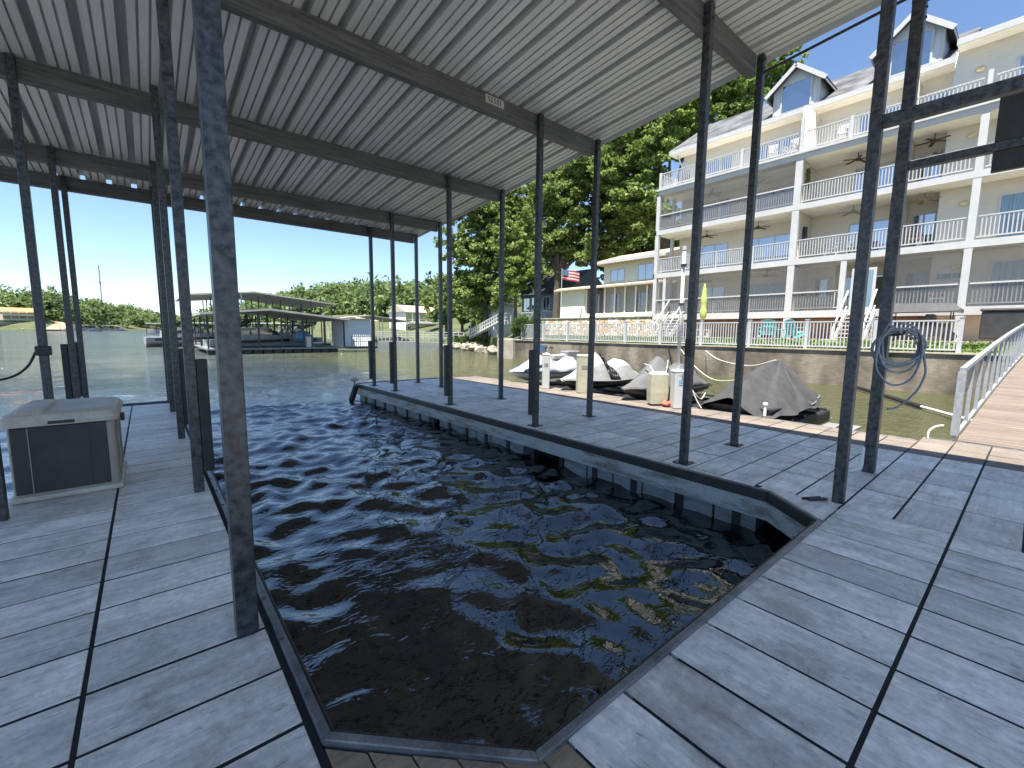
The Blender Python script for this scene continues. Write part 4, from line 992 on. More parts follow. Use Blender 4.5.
def pedestal(loc, h, label, m_, w_=.15, d=.12, stick=True, rz=0, pole=False):
    t = thing("power_pedestal", loc, label, "pedestal", "utility pedestals along the sunlit dock edge", rz)
    m = MB(); m.box(-w_, w_, -d, d, 0, h - .05); m.build("body", m_, t, bevel=.02, local=True)
    m = MB(); m.hexa([(-w_ - .012, -d - .012, h - .048), (w_ + .012, -d - .012, h - .048), (w_ + .012, d + .012, h - .048), (-w_ - .012, d + .012, h - .048), (-w_ + .02, -d + .02, h), (w_ - .02, -d + .02, h), (w_ - .02, d - .02, h), (-w_ + .02, d - .02, h)]); m.build("lid", m_, t, bevel=.012, local=True)
    if stick:
        m = MB(); m.box(-.06, .06, -d - .004, -d - .0015, h * .60, h * .74); s = m.build("label_plate", 'sticker', t, local=True)
        m = MB()
        for z in (.63, .70): m.box(-.05, .05, -d - .007, -d - .0045, h * z - .008, h * z + .008)
        m.build("lettering", 'white', s, local=True)
        m = MB(); m.box(-.075, .075, -d - .003, -d - .001, h * .85, h * .857); m.box(-.012, .012, -d - .016, -d - .001, h * .8, h * .9); m.build("latch", 'hose', t, local=True)
    else:
        m = MB(); m.box(-w_ * .55, w_ * .55, -d - .004, -d - .0015, h * .62, h * .72); m.build("label_plate", 'covlight', t, local=True)
    if pole:
        m = MB(); m.tube([(-.04, .02, h), (-.04, .02, 3.34)], .035, 10); p = m.build("pole", 'pipe', t, local=True, smooth=True)
        m = MB(); m.tube([(-.04, .02, 3.34), (-.04, .02, 3.42)], .045, 10); m.build("cap", 'white', p, local=True)
        m = MB(); m.box(-.08, .0, -.05, .07, 3.0, 3.06); m.box(-.08, .0, -.05, .07, 2.2, 2.25); m.build("bracket", 'galv', p, local=True)
    return t
fz = -R(38)
pedestal((8.72, 8.95, 0), 1.02, "narrow white pedestal nearest the white and blue watercraft", 'white', .1, .1, False, fz)
pedestal((9.0, 7.75, 0), 1.03, "cream pedestal with a square label between two covered watercraft", 'beige', .2, .16, False, fz)
b3 = thing("utility_box", (8.78, 5.4, 0), "low aged cream plastic box beside the white pedestal with pole", "utility box", rz=fz)
m = MB(); m.loft([rrect(-.2, .2, -.15, .15, .04, .05), rrect(-.21, .21, -.16, .16, .3, .05), rrect(-.2, .2, -.15, .15, .7, .05), rrect(-.15, .15, -.11, .11, .76, .05)]); m.build("shell", 'beige', b3, local=True, bevel=.01)
m = MB(); m.box(-.15, .15, -.13, .13, 0, .042); m.build("foot", 'char', b3, local=True)
pedestal((8.8, 4.9, 0), .84, "white pedestal with blue sticker and tall grey pole", 'white', .15, .13, True, fz, True)
m = MB()
for k in range(7): m.ball((8.72 + random.uniform(-.08, .08), 5.12 + random.uniform(-.08, .08), .04 + random.random() * .06), .06, .05, .04, 7, 4)
tag(m.build("red_rag", 'red', pos=(8.72, 5.12, 0)), "crumpled faded red cloth on the deck between cream box and pedestal", "cloth")

# ---------------------------------------------------------------- watercraft
def lerp(a, b, t): return a + (b - a) * t
def interp(tab, x):
    for (a, va), (b, vb) in zip(tab[:-1], tab[1:]):
        if x <= b:
            t = (x - a) / (b - a); t = t * t * (3 - 2 * t) * .5 + t * .5; return va + (vb - va) * t
    return tab[-1][1]
TOP = [(0, .50), (.1, .58), (.22, .76), (.34, 1.02), (.43, 1.2), (.48, 1.18), (.52, .86), (.6, .80), (.72, 1.0), (.84, .98), (.93, .70), (1, .60)]
def watercraft(loc, rz, label, hull, cover, patch=None, open_=False, top=TOP, L=3.3, side=None):
    t = thing("personal_watercraft", loc, label, "jet ski", "covered watercraft beside the dock", rz)
    N = 28
    def hw(s): return .58 * min(1, (s / .42) ** .8) * (1 - .12 * max(0, s - .6) / .4) if s > 0 else .02
    def belt(s): return .50 - .07 * min(1, s / .5)
    def keel(s): return .12 + .33 * max(0, 1 - s / .28) ** 1.8
    m = MB(); rings = []
    for k in range(N + 1):
        s = max(.004, k / N); x = s * L; a = hw(s); b = belt(s); kz = keel(s)
        rings.append([(x, -a, b), (x, -a * .92, lerp(b, kz, .45)), (x, -a * .55, lerp(b, kz, .85)), (x, 0, kz), (x, a * .55, lerp(b, kz, .85)), (x, a * .92, lerp(b, kz, .45)), (x, a, b)])
    m.loft(rings); m.build("hull", hull, t, local=True, smooth=True)
    m = MB(); rings = []
    for k in range(N + 1):
        s = max(.004, k / N); x = s * L - .02; a = hw(s) + .035; b = belt(s) - .05; tz = interp(top, s); wt = .32 if s < .5 else .42
        r = []
        for j in range(13):
            u = -1 + 2 * j / 12; au = abs(u)
            z = lerp(tz, b, au ** (1.7 if s > .5 else 1.45)) - .03 * math.sin(s * 23 + 1.3 * j) * (1 - au) * (.6 if not open_ else .1)
            r.append((x, u * a, z))
        r.append((x, 0, b)); rings.append(r)
    if side:
        m2 = MB(); m.v = []
        for A, B_ in zip(rings[:-1], rings[1:]):
            for j in range(12):
                tgt = m2 if (j < 3 or j > 8) else m
                tgt.face([A[j], A[j + 1], B_[j + 1], B_[j]])
        c = m.build("cover", cover, t, local=True, smooth=True)
        m2.build("cover_side", side, c, local=True, smooth=True)
    else:
        m.loft(rings); c = m.build("cover" if not open_ else "deck", cover, t, local=True, smooth=True)
    if patch:
        m = MB(); pr = []
        for k in range(6):
            s = .455 + .15 * k / 5; x = s * L - .02; a = hw(s) + .04; b = belt(s) - .05; tz = interp(top, s) + .012
            pr.append([(x, u * a * .98, lerp(tz, b, abs(u) ** 2.0) + .014) for u in (-.95, -.75, -.5, -.2, .2, .5, .75, .95)])
        for A, B in zip(pr[:-1], pr[1:]):
            for j in range(7): m.face([A[j], A[j + 1], B[j + 1], B[j]])
        o = m.build("dark_gusset", patch, c, local=True, smooth=True); sl = o.modifiers.new("thick", 'SOLIDIFY'); sl.thickness = .012
    m = MB(); m.tube([(.02, 0, .47)] + [(max(.02, k / N * L) - .0, -(hw(k / N) + .05), belt(k / N) - .04) for k in range(1, N + 1)], .02, 6)
    m.tube([(.02, 0, .47)] + [(max(.02, k / N * L), hw(k / N) + .05, belt(k / N) - .04) for k in range(1, N + 1)], .02, 6); m.build("hem", 'hull', c, local=True, smooth=True)
    if open_:
        m = MB(); m.hexa([(.4 * L, -.2, 1.02), (.4 * L, .2, 1.02), (.36 * L, .2, 1.04), (.36 * L, -.2, 1.04), (.47 * L, -.16, 1.28), (.47 * L, .16, 1.28), (.44 * L, .16, 1.3), (.44 * L, -.16, 1.3)]); m.build("windshield", 'glass', t, local=True)
        m = MB(); m.tube([(.48 * L, -.36, 1.22), (.45 * L, -.1, 1.24), (.45 * L, .1, 1.24), (.48 * L, .36, 1.22)], .025, 8); m.build("handlebar", 'hull', t, local=True, smooth=True)
        for s_ in (-1, 1):
            m = MB(); m.bar((.12 * L, s_ * .27, .50), (.4 * L, s_ * .42, .72), .03, .09, up=(0, s_, .8)); m.build("side_stripe", 'bluegel', t, local=True)
        m = MB(); rr = [rrect(.54 * L, .74 * L, -.2, .2, z, .08) for z in (.8, .96)] ; m.loft(rr); m.build("seat", 'covwhite', t, local=True, bevel=.03)
        m = MB(); rr = [rrect(.75 * L, .96 * L, -.2, .2, z, .08) for z in (.75, 1.08)] ; m.loft(rr); m.build("seat", 'covlight', t, local=True, bevel=.03)
    return t, c
def port(loc, label):
    t = thing("floating_port", (loc[0], loc[1], WATER), label, "float", "floating ports under the watercraft")
    x, y = loc[0], loc[1]
    m = MB(); m.box(x, x + 3.6, y - .85, y - .2, WATER - .15, WATER + .28); m.box(x, x + 3.6, y + .2, y + .85, WATER - .15, WATER + .28); m.build("pontoon", 'rubber', t, bevel=.06)
    m = MB()
    for k in range(5): m.box(x + .3 + k * .75, x + .42 + k * .75, y - .8, y + .8, WATER + .281, WATER + .33)
    m.build("cross_member", 'galv', t)
for yy, nm in ((10.85, "dark float under the white and blue watercraft"), (8.4, "dark float under the white covered watercraft"), (6.25, "dark float under the grey covered watercraft"), (4.0, "dark float under the charcoal tarp")): port((9.35, yy), nm)
zs = -.18
watercraft((8.95, 10.85, zs + .05), .0, "white and blue watercraft with uncovered handlebars behind the pedestals", 'gel', 'gel', None, True)
watercraft((8.75, 8.4, zs), .0, "watercraft under a white and pale grey cover with black gusset", 'hull', 'covwhite', 'hull', side='covlight')
w3, c3 = watercraft((8.65, 6.25, zs), .0, "watercraft under a mid grey cover behind the cream box", 'hull', 'covgrey', None)
m = MB(); m.tube([(.62, -.42, .80), (.70, -.34, .90), (.80, -.2, .99), (.86, 0, 1.03)], .016, 6); m.build("cover_piping", 'covwhite', c3, local=True)
m = MB(); m.tube([(1.0, -.5, .72), (1.2, -.42, .98), (1.42, -.3, 1.12)], .014, 6); m.build("cover_piping", 'covwhite', c3, local=True)
# tarp heap
tp = thing("tarped_boat", (10.9, 4.0, WATER), "small boat under a charcoal tarp with deep folds", "boat")
m = MB(); U, Vn = 150, 110
cx, cy = 10.85, 3.95
grid = []
for i in range(U + 1):
    row = []
    u = i / U
    for j in range(Vn + 1):
        v = j / Vn
        x = 9.15 + 3.75 * u; hwid = .85 * (1 - .45 * max(0, (u - .55) / .45) ** 1.5) * (.78 + .22 * min(1, u / .2))
        t_ = 2 * v - 1
        ridge = interp([(0, .30), (.12, .55), (.3, .86), (.42, .93), (.55, .98), (.64, 1.0), (.7, .86), (.84, .56), (1, .30)], u)
        hem = -.04 + .20 * max(0, u - .3)
        prof_ = 1 - abs(t_) ** 1.25
        ang = math.atan2(t_ * hwid * 1.2, x - 11.5)
        fold = .16 * mnoise.noise((ang * 2.6, 3.1, 0)) * abs(t_) ** .7 + .09 * mnoise.noise((ang * 6.5, 7.7, abs(t_) * .8)) * abs(t_) ** .6 + .05 * mnoise.noise((x * 1.7, t_ * 1.6, 1.5))
        z = hem + (ridge - hem) * prof_ + fold * (.35 + .65 * min(1, (1 - abs(t_)) * 4 + .2))
        row.append((x + .06 * math.sin(6 * t_ + 3 * u), cy + t_ * (hwid + .04 * math.sin(u * 31)) - .06 * u, z))
    grid.append(row)
strip(m, grid)
ta = m.build("tarp", 'tarp', tp, smooth=True); ta.cycles.shadow_terminator_offset = .5; ta.cycles.shadow_terminator_geometry_offset = .3; sl = ta.modifiers.new("thick", 'SOLIDIFY'); sl.thickness = .012
m = MB(); rings = []
for k in range(14):
    u = k / 13; x = 9.4 + 3.4 * u; a = .72 * (1 - .5 * max(0, (u - .5) / .5) ** 1.6); rings.append([(x, cy - a, .12), (x, cy - a * .6, -.25), (x, cy + a * .6, -.25), (x, cy + a, .12)])
m.loft(rings); m.build("hull", 'hull', tp)
m = MB(); m.tube([tuple(Vector(grid[i][4]) + Vector((0, -.02, .02))) for i in range(70, 136, 8)], .011, 6); m.build("lashing", 'covlight', tp)
m = MB(); m.tube([(9.32, 3.35, 0), (9.32, 3.35, .22)], .03, 8); m.ball((9.32, 3.35, .24), .05, .05, .04, 8, 5); tag(m.build("mooring_post", 'pipe', pos=(9.32, 3.35, 0)), "short pale mooring peg beside the charcoal tarp", "peg")
gp_ = thing("gangplank", (10.0, 2.9, WATER), "pale plank float beside the charcoal tarp", "plank")
m = MB(); m.box(9.5, 11.6, 2.6, 2.85, WATER + .12, WATER + .17); m.box(9.5, 11.7, 2.28, 2.52, WATER + .12, WATER + .17); m.build("board", 'covlight', gp_)
m = MB(); m.box(9.6, 9.9, 2.3, 2.84, WATER - .1, WATER + .115); m.box(11.1, 11.4, 2.3, 2.84, WATER - .1, WATER + .115); m.build("float", 'rubber', gp_)
rp = MB(); rp.tube(sm([(8.9, 4.8, .55), (9.2, 4.75, .3), (9.7, 4.85, .12), (10.4, 5.1, .18)]), .015, 6); rp.tube(sm([(8.9, 4.75, .6), (9.0, 4.6, .2), (9.05, 4.5, .02)]), .014, 6)
tag(rp.build("mooring_rope", 'rope', pos=(9.3, 4.8, .3), smooth=True), "pale rope sagging from the pedestal to the grey covered watercraft", "rope")
dp = thing("standoff_pole", (18, 2.6, WATER), "dark and pale pole lying across the water to the seawall", "pole")
m = MB(); m.tube([(21.5, 4.6, -.38), (17.0, 2.0, -.4)], .07, 8); m.build("sleeve", 'rubber', dp)
m = MB(); m.tube([(17.0, 2.0, -.4), (14.0, .3, -.36), (12.2, -.2, -.2)], .035, 8); m.build("shaft", 'pipe', dp)
for a in ((22.25, 11.5, .8), (22.25, 8.9, .7)):
    pass
rp = MB(); rp.tube(sm([(22.2, 12.4, .8), (19, 10.0, .25), (16, 7.6, -.05), (12.8, 5.2, .35)]), .018, 6); tag(rp.build("mooring_rope", 'rope', pos=(17, 8, 0)), "rope from the seawall to the stern of the grey covered watercraft", "rope")
rp = MB(); rp.tube(sm([(22.2, 11.0, .75), (18.5, 8.6, .55), (14.2, 5.7, .65), (11.55, 4.0, 1.0)]), .018, 6); tag(rp.build("mooring_rope", 'rope', pos=(17, 7, 0)), "rope from the seawall to the peak of the charcoal tarp", "rope")

# ---------------------------------------------------------------- gangway
gw = thing("gangway", (9.5, .3, 0), "sunlit gangway of reddish boards with a galvanised truss railing", "gangway")
GA, GB = Vector((9.56, .68, 0)), Vector((22.45, .30, .98)); GW = 1.75
gd = (GB - GA); gl = gd.length; gdn = gd.normalized(); gs = Vector((gdn.y, -gdn.x, 0)).normalized()
def gpnt(s, side, h=0):
    p = GA + gd * s + gs * side; return Vector((p.x, p.y, p.z + .06 * math.sin(math.pi * s) + h))
m = MB(); n = 92
for k in range(n):
    a, b = k / n + .0003, (k + 1) / n - .0003
    A = [gpnt(a, 0), gpnt(a, GW), gpnt(b, GW), gpnt(b, 0)]
    m.hexa([p - Vector((0, 0, .035)) for p in A] + [p + Vector((0, 0, .006)) for p in A], random.random())
m.build("decking", 'gang', gw)
m = MB()
for sd_ in (.02, GW - .02): m.hexa([gpnt(0, sd_ - .03, -.2), gpnt(1, sd_ - .03, -.2), gpnt(1, sd_ + .03, -.2), gpnt(0, sd_ + .03, -.2), gpnt(0, sd_ - .03, -.04), gpnt(1, sd_ - .03, -.04), gpnt(1, sd_ + .03, -.04), gpnt(0, sd_ + .03, -.04)])
m.build("stringer", 'galv', gw)
for sd_ in (-.03, GW + .03):
    m = MB(); NN = 12
    for k in range(NN): m.bar(gpnt(k / NN, sd_, 1.1), gpnt((k + 1) / NN, sd_, 1.1), .07, .06)
    r_ = m.build("railing", 'galvlight', gw)
    m = MB()
    for k in range(NN): m.bar(gpnt(k / NN, sd_, .06), gpnt((k + 1) / NN, sd_, .06), .05, .05)
    m.build("toe_rail", 'galvlight', r_)
    for k in range(NN + 1):
        m = MB(); m.bar(gpnt(k / NN, sd_, .085), gpnt(k / NN, sd_, 1.07), .05 if k else .12, .05 if k else .09, up=(0, 1, 0)); m.build("baluster", 'galvlight', r_)
m = MB(); m.tube(sm([(9.35, .98, .0), (9.36, .98, .12), (9.42, .92, .2), (9.5, .84, .22)]), .014, 8); tag(m.build("pipe_loop", 'pipe', pos=(9.4, .95, 0), smooth=True), "thin white pipe arching up beside the gangway foot", "pipe")

# ---------------------------------------------------------------- yellow house, stone wall, neighbours
yh = thing("yellow_house", (36, 27, 3), "pale yellow two storey house with a screened sunroom above a stone wall", "house")
m = MB(); m.box(34.2, 42, 21.0, 27.4, 3.0, 8.1); m.build("upper_wall", 'yellow', yh)
m = MB(); m.hexa([(33.4, 20.4, 8.1), (43, 20.4, 8.1), (43, 28.3, 8.1), (33.4, 28.3, 8.1), (33.4, 20.4, 8.25), (38, 20.4, 9.5), (38, 28.3, 9.5), (33.4, 28.3, 8.25)]); m.build("roof", 'tanroof', yh)
m = MB(); m.box(33.36, 33.398, 20.4, 28.3, 8.04, 8.3); m.build("fascia", 'white', yh)
window(34.2, 25.0, 26.6, 6.4, 7.5, yh, 2); window(34.2, 22.0, 23.6, 6.3, 7.7, yh, 2)
m = MB(); m.box(34.0, 34.19, 18.4, 32.6, 3.0, 3.5); m.build("sunroom_sill", 'yellow', yh)
m = MB(); m.box(33.8, 40, 29.4, 32.7, 3.0, 5.9); m.build("side_wall", 'yellow', yh)
m = MB()
for k in range(10): y = 19.0 + k * 1.15; m.box(34.0, 34.12, y - .06, y + .06, 3.5, 5.85)
m.build("sunroom_frame", 'soffit', yh)
m = MB(); m.face([(34.06, 19.0, 3.5), (34.06, 29.3, 3.5), (34.06, 29.3, 5.85), (34.06, 19.0, 5.85)]); m.build("sunroom_screen", 'screen', yh)
m = MB(); m.hexa([(33.3, 18.4, 5.85), (34.19, 18.4, 6.1), (34.19, 33.2, 6.1), (33.3, 33.2, 5.85), (33.3, 18.4, 6.0), (34.19, 18.4, 6.25), (34.19, 33.2, 6.25), (33.3, 33.2, 6.0)]); m.box(34.19, 40, 27.42, 33.2, 6.1, 6.25); m.build("sunroom_roof", 'tanroof', yh)
m = MB(); m.box(34.2, 36, 19.0, 21.0, 3.0, 5.8); m.build("inner_wall", 'cream', yh)
m = MB(); m.face([(34.198, 21.2, 3.6), (34.198, 29.2, 3.6), (34.198, 29.2, 5.7), (34.198, 21.2, 5.7)])
for y in (22.6, 25.4, 27.8): window(34.196, y, y + 1.2, 3.6, 5.3, yh, 2)
swl = thing("stone_wall", (32, 27, LAWN), "rough fieldstone retaining wall below the yellow house", "stone wall")
m = MB(); m.hexa([(31.2, 18.5, LAWN - .1), (33.9, 18.5, LAWN - .1), (33.9, 34.5, LAWN - .1), (31.2, 34.5, LAWN - .1), (31.6, 18.5, 2.95), (33.9, 18.5, 2.95), (33.9, 34.5, 2.95), (31.6, 34.5, 2.95)]); m.build("stone_face", 'stone', swl)
m = MB(); m.box(31.5, 34.0, 18.5, 34.5, 2.953, 3.05); m.build("cap", 'concrete', swl)
bh = thing("blue_house", (42, 46, 2), "slate blue house with white windows half hidden by trees", "house")
m = MB(); m.box(40, 47, 37.5, 46.0, 1.5, 6.6); m.build("wall", 'blue', bh)
m = MB(); m.prism([(39.2, 6.5), (48, 6.5), (43.5, 9.6)], 0, 9.6); g = MB(); g.v = [(x, 37.0 + z, y) for x, y, z in m.v]; g.f = m.f; g.t = m.t; g.build("roof", 'char', bh)
for y in (38.5, 40.6, 42.8, 44.4): window(40, y, y + 1.2, 4.4, 6.2, bh, 2)
m = MB(); m.box(38.2, 39.9, 37.5, 46, 3.2, 3.4); m.box(38.2, 38.26, 37.5, 46, 4.1, 4.2)
for k in range(30): y = 37.6 + k * .28; m.box(38.2, 38.25, y, y + .07, 3.4, 4.1)
for y in (37.6, 41.7, 45.8): m.box(38.25, 38.4, y, y + .15, .8, 3.2)
m.build("porch", 'white', bh)

def flag(px, py, d, h, label, s=1.0):
    b = W(px, py, d); t = thing("flagpole", b, label, "flagpole", "flagpoles on the shore")
    m = MB(); m.tube([b, b + Vector((0, 0, h))], [.05, .03], 8); m.build("pole", 'white', t)
    m = MB(); pts = []
    for i in range(9):
        u = i / 8; c = b + Vector((.768, -.64, 0)) * (u * 1.9 * s) + Vector((.64, .77, 0)) * (.12 * math.sin(u * 7)); pts.append([c + Vector((0, 0, h - .1 - u * .25 * s)), c + Vector((0, 0, h - 1.15 * s - u * .35 * s))])
    for a, c in zip(pts[:-1], pts[1:]):
        for k in range(7):
            z0, z1 = k / 7, (k + 1) / 7
            m.face([a[0].lerp(a[1], z0), c[0].lerp(c[1], z0), c[0].lerp(c[1], z1), a[0].lerp(a[1], z1)], k % 2)
    o = m.build("flag", 'flagstripe', t); sl = o.modifiers.new("thick", 'SOLIDIFY'); sl.thickness = .01
    m = MB(); A = [pts[0][0].lerp(pts[0][1], 0), pts[3][0], pts[3][0].lerp(pts[3][1], .55), pts[0][0].lerp(pts[0][1], .55)]
    off = Vector((-.64, -.77, 0)) * .03
    m.face([p + off for p in A]); m.face([p - off for p in A]); m.build("canton", 'bluegel', o)
MT['flagstripe'] = leafmat("flag_stripes", (.55, .07, .08), (.75, .74, .73))
flag(561, 312, 43, 4.2, "flagpole with striped flag in front of the yellow house", .9)
flag(471, 332, 62, 5.6, "flagpole with small flag beside the white shore stairs", .8)

# ---------------------------------------------------------------- vegetation
def tree(blobs, base, label, m_, leaf=.3, dens=1.0, trunk_r=.35, group="tall trees behind the cove"):
    """blobs: list of (centre, radius) making up the crown"""
    base = Vector(base); t = thing("leafy_tree", base, label, "tree", group)
    tops = [Vector(c) for c, r in blobs]; mid = sum(tops, Vector()) / len(tops)
    m = MB(); fork = Vector((base.x, base.y, base.z + (mid.z - base.z) * .45))
    m.tube([base + Vector((0, 0, -.5)), base + Vector((.05, 0, (fork.z - base.z) * .5)), fork], [trunk_r * 1.25, trunk_r, trunk_r * .8], 10)
    for c, r in blobs:
        c = Vector(c); k = fork.lerp(c, .5) + Vector((0, 0, .12 * (c - fork).length))
        m.tube([fork, k, c], [trunk_r * .55, trunk_r * .33, trunk_r * .12], 7)
        for q in range(4):
            e = c + Vector(rng.normal(0, .55, 3) * r); m.tube([k.lerp(c, .5), c.lerp(e, .6) + Vector((0, 0, .2)), e], [trunk_r * .2, trunk_r * .12, .03], 5)
    m.build("trunk", 'bark', t)
    cs, rd, ct = [], [], []
    for c, r in blobs:
        n = int(60 * (r / 2.2) ** 2)
        for q in range(max(8, n)):
            d = rng.normal(size=3); d /= np.linalg.norm(d); rad = r * (.35 + .95 * rng.random())
            s = .17 * r * (.5 + 1.1 * rng.random())
            cs.append(np.array(c) + d * rad * np.array([1, 1, .85])); rd.append((s * 1.25, s * 1.25, s * .75)); ct.append(int(78 * dens * (s / .7) ** 1.6 * (.3 / leaf) ** 1.2 + 8))
    leaf_cloud("crown", m_, t, cs, rd, ct, leaf * .82, tonejit=.24)
    return t
def B(px, py, d, r): return (W(px, py, d), r)
def ground_at(px, d, z): p = W(px, 332, d); return (p.x, p.y, z)
tree([B(480, 215, 56, 3.2), B(462, 245, 55, 2.6), B(492, 250, 57, 3.0), B(470, 280, 55, 2.8), B(505, 205, 58, 2.8), B(486, 300, 56, 2.6), B(520, 235, 58, 2.6)], ground_at(485, 56, 1.2), "loose dark tree nearest the open sky at the cove mouth", 'leafA', .27, .75)
tree([B(512, 245, 47, 2.1), B(525, 272, 46, 1.9), B(508, 285, 46, 1.9), B(520, 220, 48, 1.7)], ground_at(515, 47, 1.2), "bright yellow green tree above the round bush", 'leafB', .22, 1.1, .22)
tree([B(590, 175, 50, 3.4), B(560, 205, 50, 3.0), B(612, 205, 52, 3.0), B(575, 240, 50, 3.0), B(548, 175, 52, 2.6), B(602, 245, 51, 2.8), B(545, 245, 51, 2.3), B(628, 225, 50, 2.4)], ground_at(556, 50, 1.8), "big dark tree directly behind the yellow house", 'leafA', .26, 1.0, .42)
tree([B(655, 130, 46, 3.2), B(640, 165, 46, 2.8), B(672, 95, 47, 3.0), B(632, 200, 45, 2.4), B(690, 130, 48, 2.8), B(652, 215, 45, 2.4), B(625, 140, 46, 2.2), B(612, 170, 46, 2.0)], ground_at(662, 47, 2.2), "tall bright green tree against the building's left end", 'leafB', .25, 1.15, .4)
tree([B(722, 85, 58, 3.4), B(760, 75, 60, 3.2), B(700, 100, 58, 2.8), B(745, 60, 59, 2.6), B(785, 62, 60, 1.8), B(735, 110, 58, 2.8)], ground_at(735, 60, 3.0), "tree whose crown rises above the building's roof", 'leafB', .28, 1.0, .4)
tree([B(535, 205, 66, 3.2), B(560, 165, 68, 3.0), B(520, 255, 64, 3.0), B(590, 140, 68, 3.0), B(500, 275, 64, 2.6), B(540, 275, 64, 3)], ground_at(540, 66, 3.0), "dark tree set back between the two nearer shore trees", 'leafA', .32, .8, .4)
tree([B(455, 305, 72, 2.4), B(470, 312, 70, 2.2), B(448, 285, 74, 2.0), B(488, 315, 66, 2.0)], ground_at(462, 72, 1.0), "low dark tree on the bank behind the small flagpole", 'leafA', .3, .9, .25)
tree([B(650, 250, 66, 3.4), B(620, 262, 66, 3.0), B(690, 235, 68, 3.2), B(640, 215, 68, 3.0), B(672, 275, 66, 2.6), B(600, 250, 67, 2.8)], ground_at(640, 67, 3.0), "dark tree showing between the yellow house roof and the building", 'leafA', .32, .9, .4)
tree([B(440, 312, 80, 2.2), B(452, 300, 82, 2.4), B(430, 300, 96, 2.0)], ground_at(446, 82, 1.0), "small dark tree right of the cream lake house", 'leafA', .32, .9, .25)
bs = thing("round_shrub", ground_at(531, 35, LAWN), "dense round shrub at the seawall corner", "shrub")
cs = []; rd = []; ct = []
for q in range(60):
    d = rng.normal(size=3); d /= np.linalg.norm(d); p = np.array(W(529, 326, 35)) + d * np.array([1.35, 1.35, .95]) * (.6 + .35 * rng.random()); cs.append(p); rd.append((.42, .42, .36)); ct.append(120)
leaf_cloud("foliage", 'leafS', bs, cs, rd, ct, .07)
m = MB(); b_ = Vector(ground_at(531, 35, LAWN)); 
for q in range(6): m.tube([b_, b_ + Vector((random.uniform(-.6, .6), random.uniform(-.6, .6), 1.3))], [.05, .02], 5)
m.build("stem", 'bark', bs)
gcov = leaf_cloud("ground_cover", 'leafB', None, [np.array(W(450 + k * 4.4, 341 - k * .35, 61 - k * .5)) for k in range(10)], [(1.6, 1.6, .5)] * 10, [150] * 10, .16)
tag(gcov, "bright yellow green ground cover on the bank below the shore stairs", "ground cover", kind='stuff')
for k in range(46):
    px = 445 + 66 * random.random(); d = 57 - (px - 445) * .31; p = W(px, 346, d); r = .22 + .4 * random.random(); z = WATER + .1 + .35 * random.random(); x = p.x + random.uniform(-.5, 1.5)
    m = MB(); m.ball((x, p.y, z), r * 1.3, r, r * .7, 8, 5); m.v = [tuple(Vector(v) + Vector(rng.normal(0, .06 * r / .4, 3))) for v in m.v]
    tag(m.build("boulder", 'rocks', pos=(x, p.y, z)), "tan boulder among the loose rocks along the cove waterline", "boulder", "boulders along the cove waterline")
# grass blades on the strip behind the fence
n = 9000; C = np.stack([22.8 + 1.8 * rng.random(n), 1 + 26 * rng.random(n), np.full(n, 0)], 1); C[:, 2] = LAWN + .03 + .43 * (C[:, 0] - 22.63) / 1.97
tag(leaf_cloud("lawn_grass", 'leafS', None, [c for c in C[:700]], [(.3, .5, .04)] * 700, [26] * 700, .05), "short grass blades behind the white fence", "grass", kind='stuff')

# white stairs on the far bank
ws = thing("shore_stairs", W(470, 345, 55), "white railed stairs climbing the bank beside the small flagpole", "stairs")
A, Bq = W(470, 337, 56), W(499, 322, 50); Bq2 = W(520, 321, 49)
m = MB()
for o in (Vector((0, 0, 0)), Vector((.6, .8, 0))):
    for h in (.1, .5, .95): m.bar(A + o + Vector((0, 0, h)), Bq + o + Vector((0, 0, h)), .06, .08); m.bar(Bq + o + Vector((0, 0, h)), Bq2 + o + Vector((0, 0, h)), .06, .08)
    for k in range(14): p = A.lerp(Bq, k / 13) + o; m.box(p.x - .05, p.x + .05, p.y - .05, p.y + .05, p.z - .3, p.z + 1.0)
    for k in range(8): p = Bq.lerp(Bq2, k / 7) + o; m.box(p.x - .05, p.x + .05, p.y - .05, p.y + .05, p.z - .3, p.z + 1.0)
m.build("handrail", 'white', ws)
m = MB()
for k in range(16): p = A.lerp(Bq, (k + .5) / 16); m.hexa([p + Vector((a, b, c)) for c in (-.05, .05) for a, b in ((-.3, -.2), (.3, -.2), (.9, .9), (.3, .9))])
m.build("step", 'soffit', ws)
gz = thing("shore_gazebo", W(498, 322, 57), "small pale cabin with dark roof above the white shore stairs", "cabin")
p = W(498, 322, 57)
m = MB(); m.box(p.x - 1.4, p.x + 1.4, p.y - 1.4, p.y + 1.4, p.z - 2, p.z + 2.2); m.build("wall", 'greysid', gz)
m = MB(); m.loft([[(p.x - 1.9, p.y - 1.9, p.z + 2.2), (p.x + 1.9, p.y - 1.9, p.z + 2.2), (p.x + 1.9, p.y + 1.9, p.z + 2.2), (p.x - 1.9, p.y + 1.9, p.z + 2.2)], [(p.x - .1, p.y - .1, p.z + 3.2), (p.x + .1, p.y - .1, p.z + 3.2), (p.x + .1, p.y + .1, p.z + 3.2), (p.x - .1, p.y + .1, p.z + 3.2)]]); m.build("roof", 'char', gz)

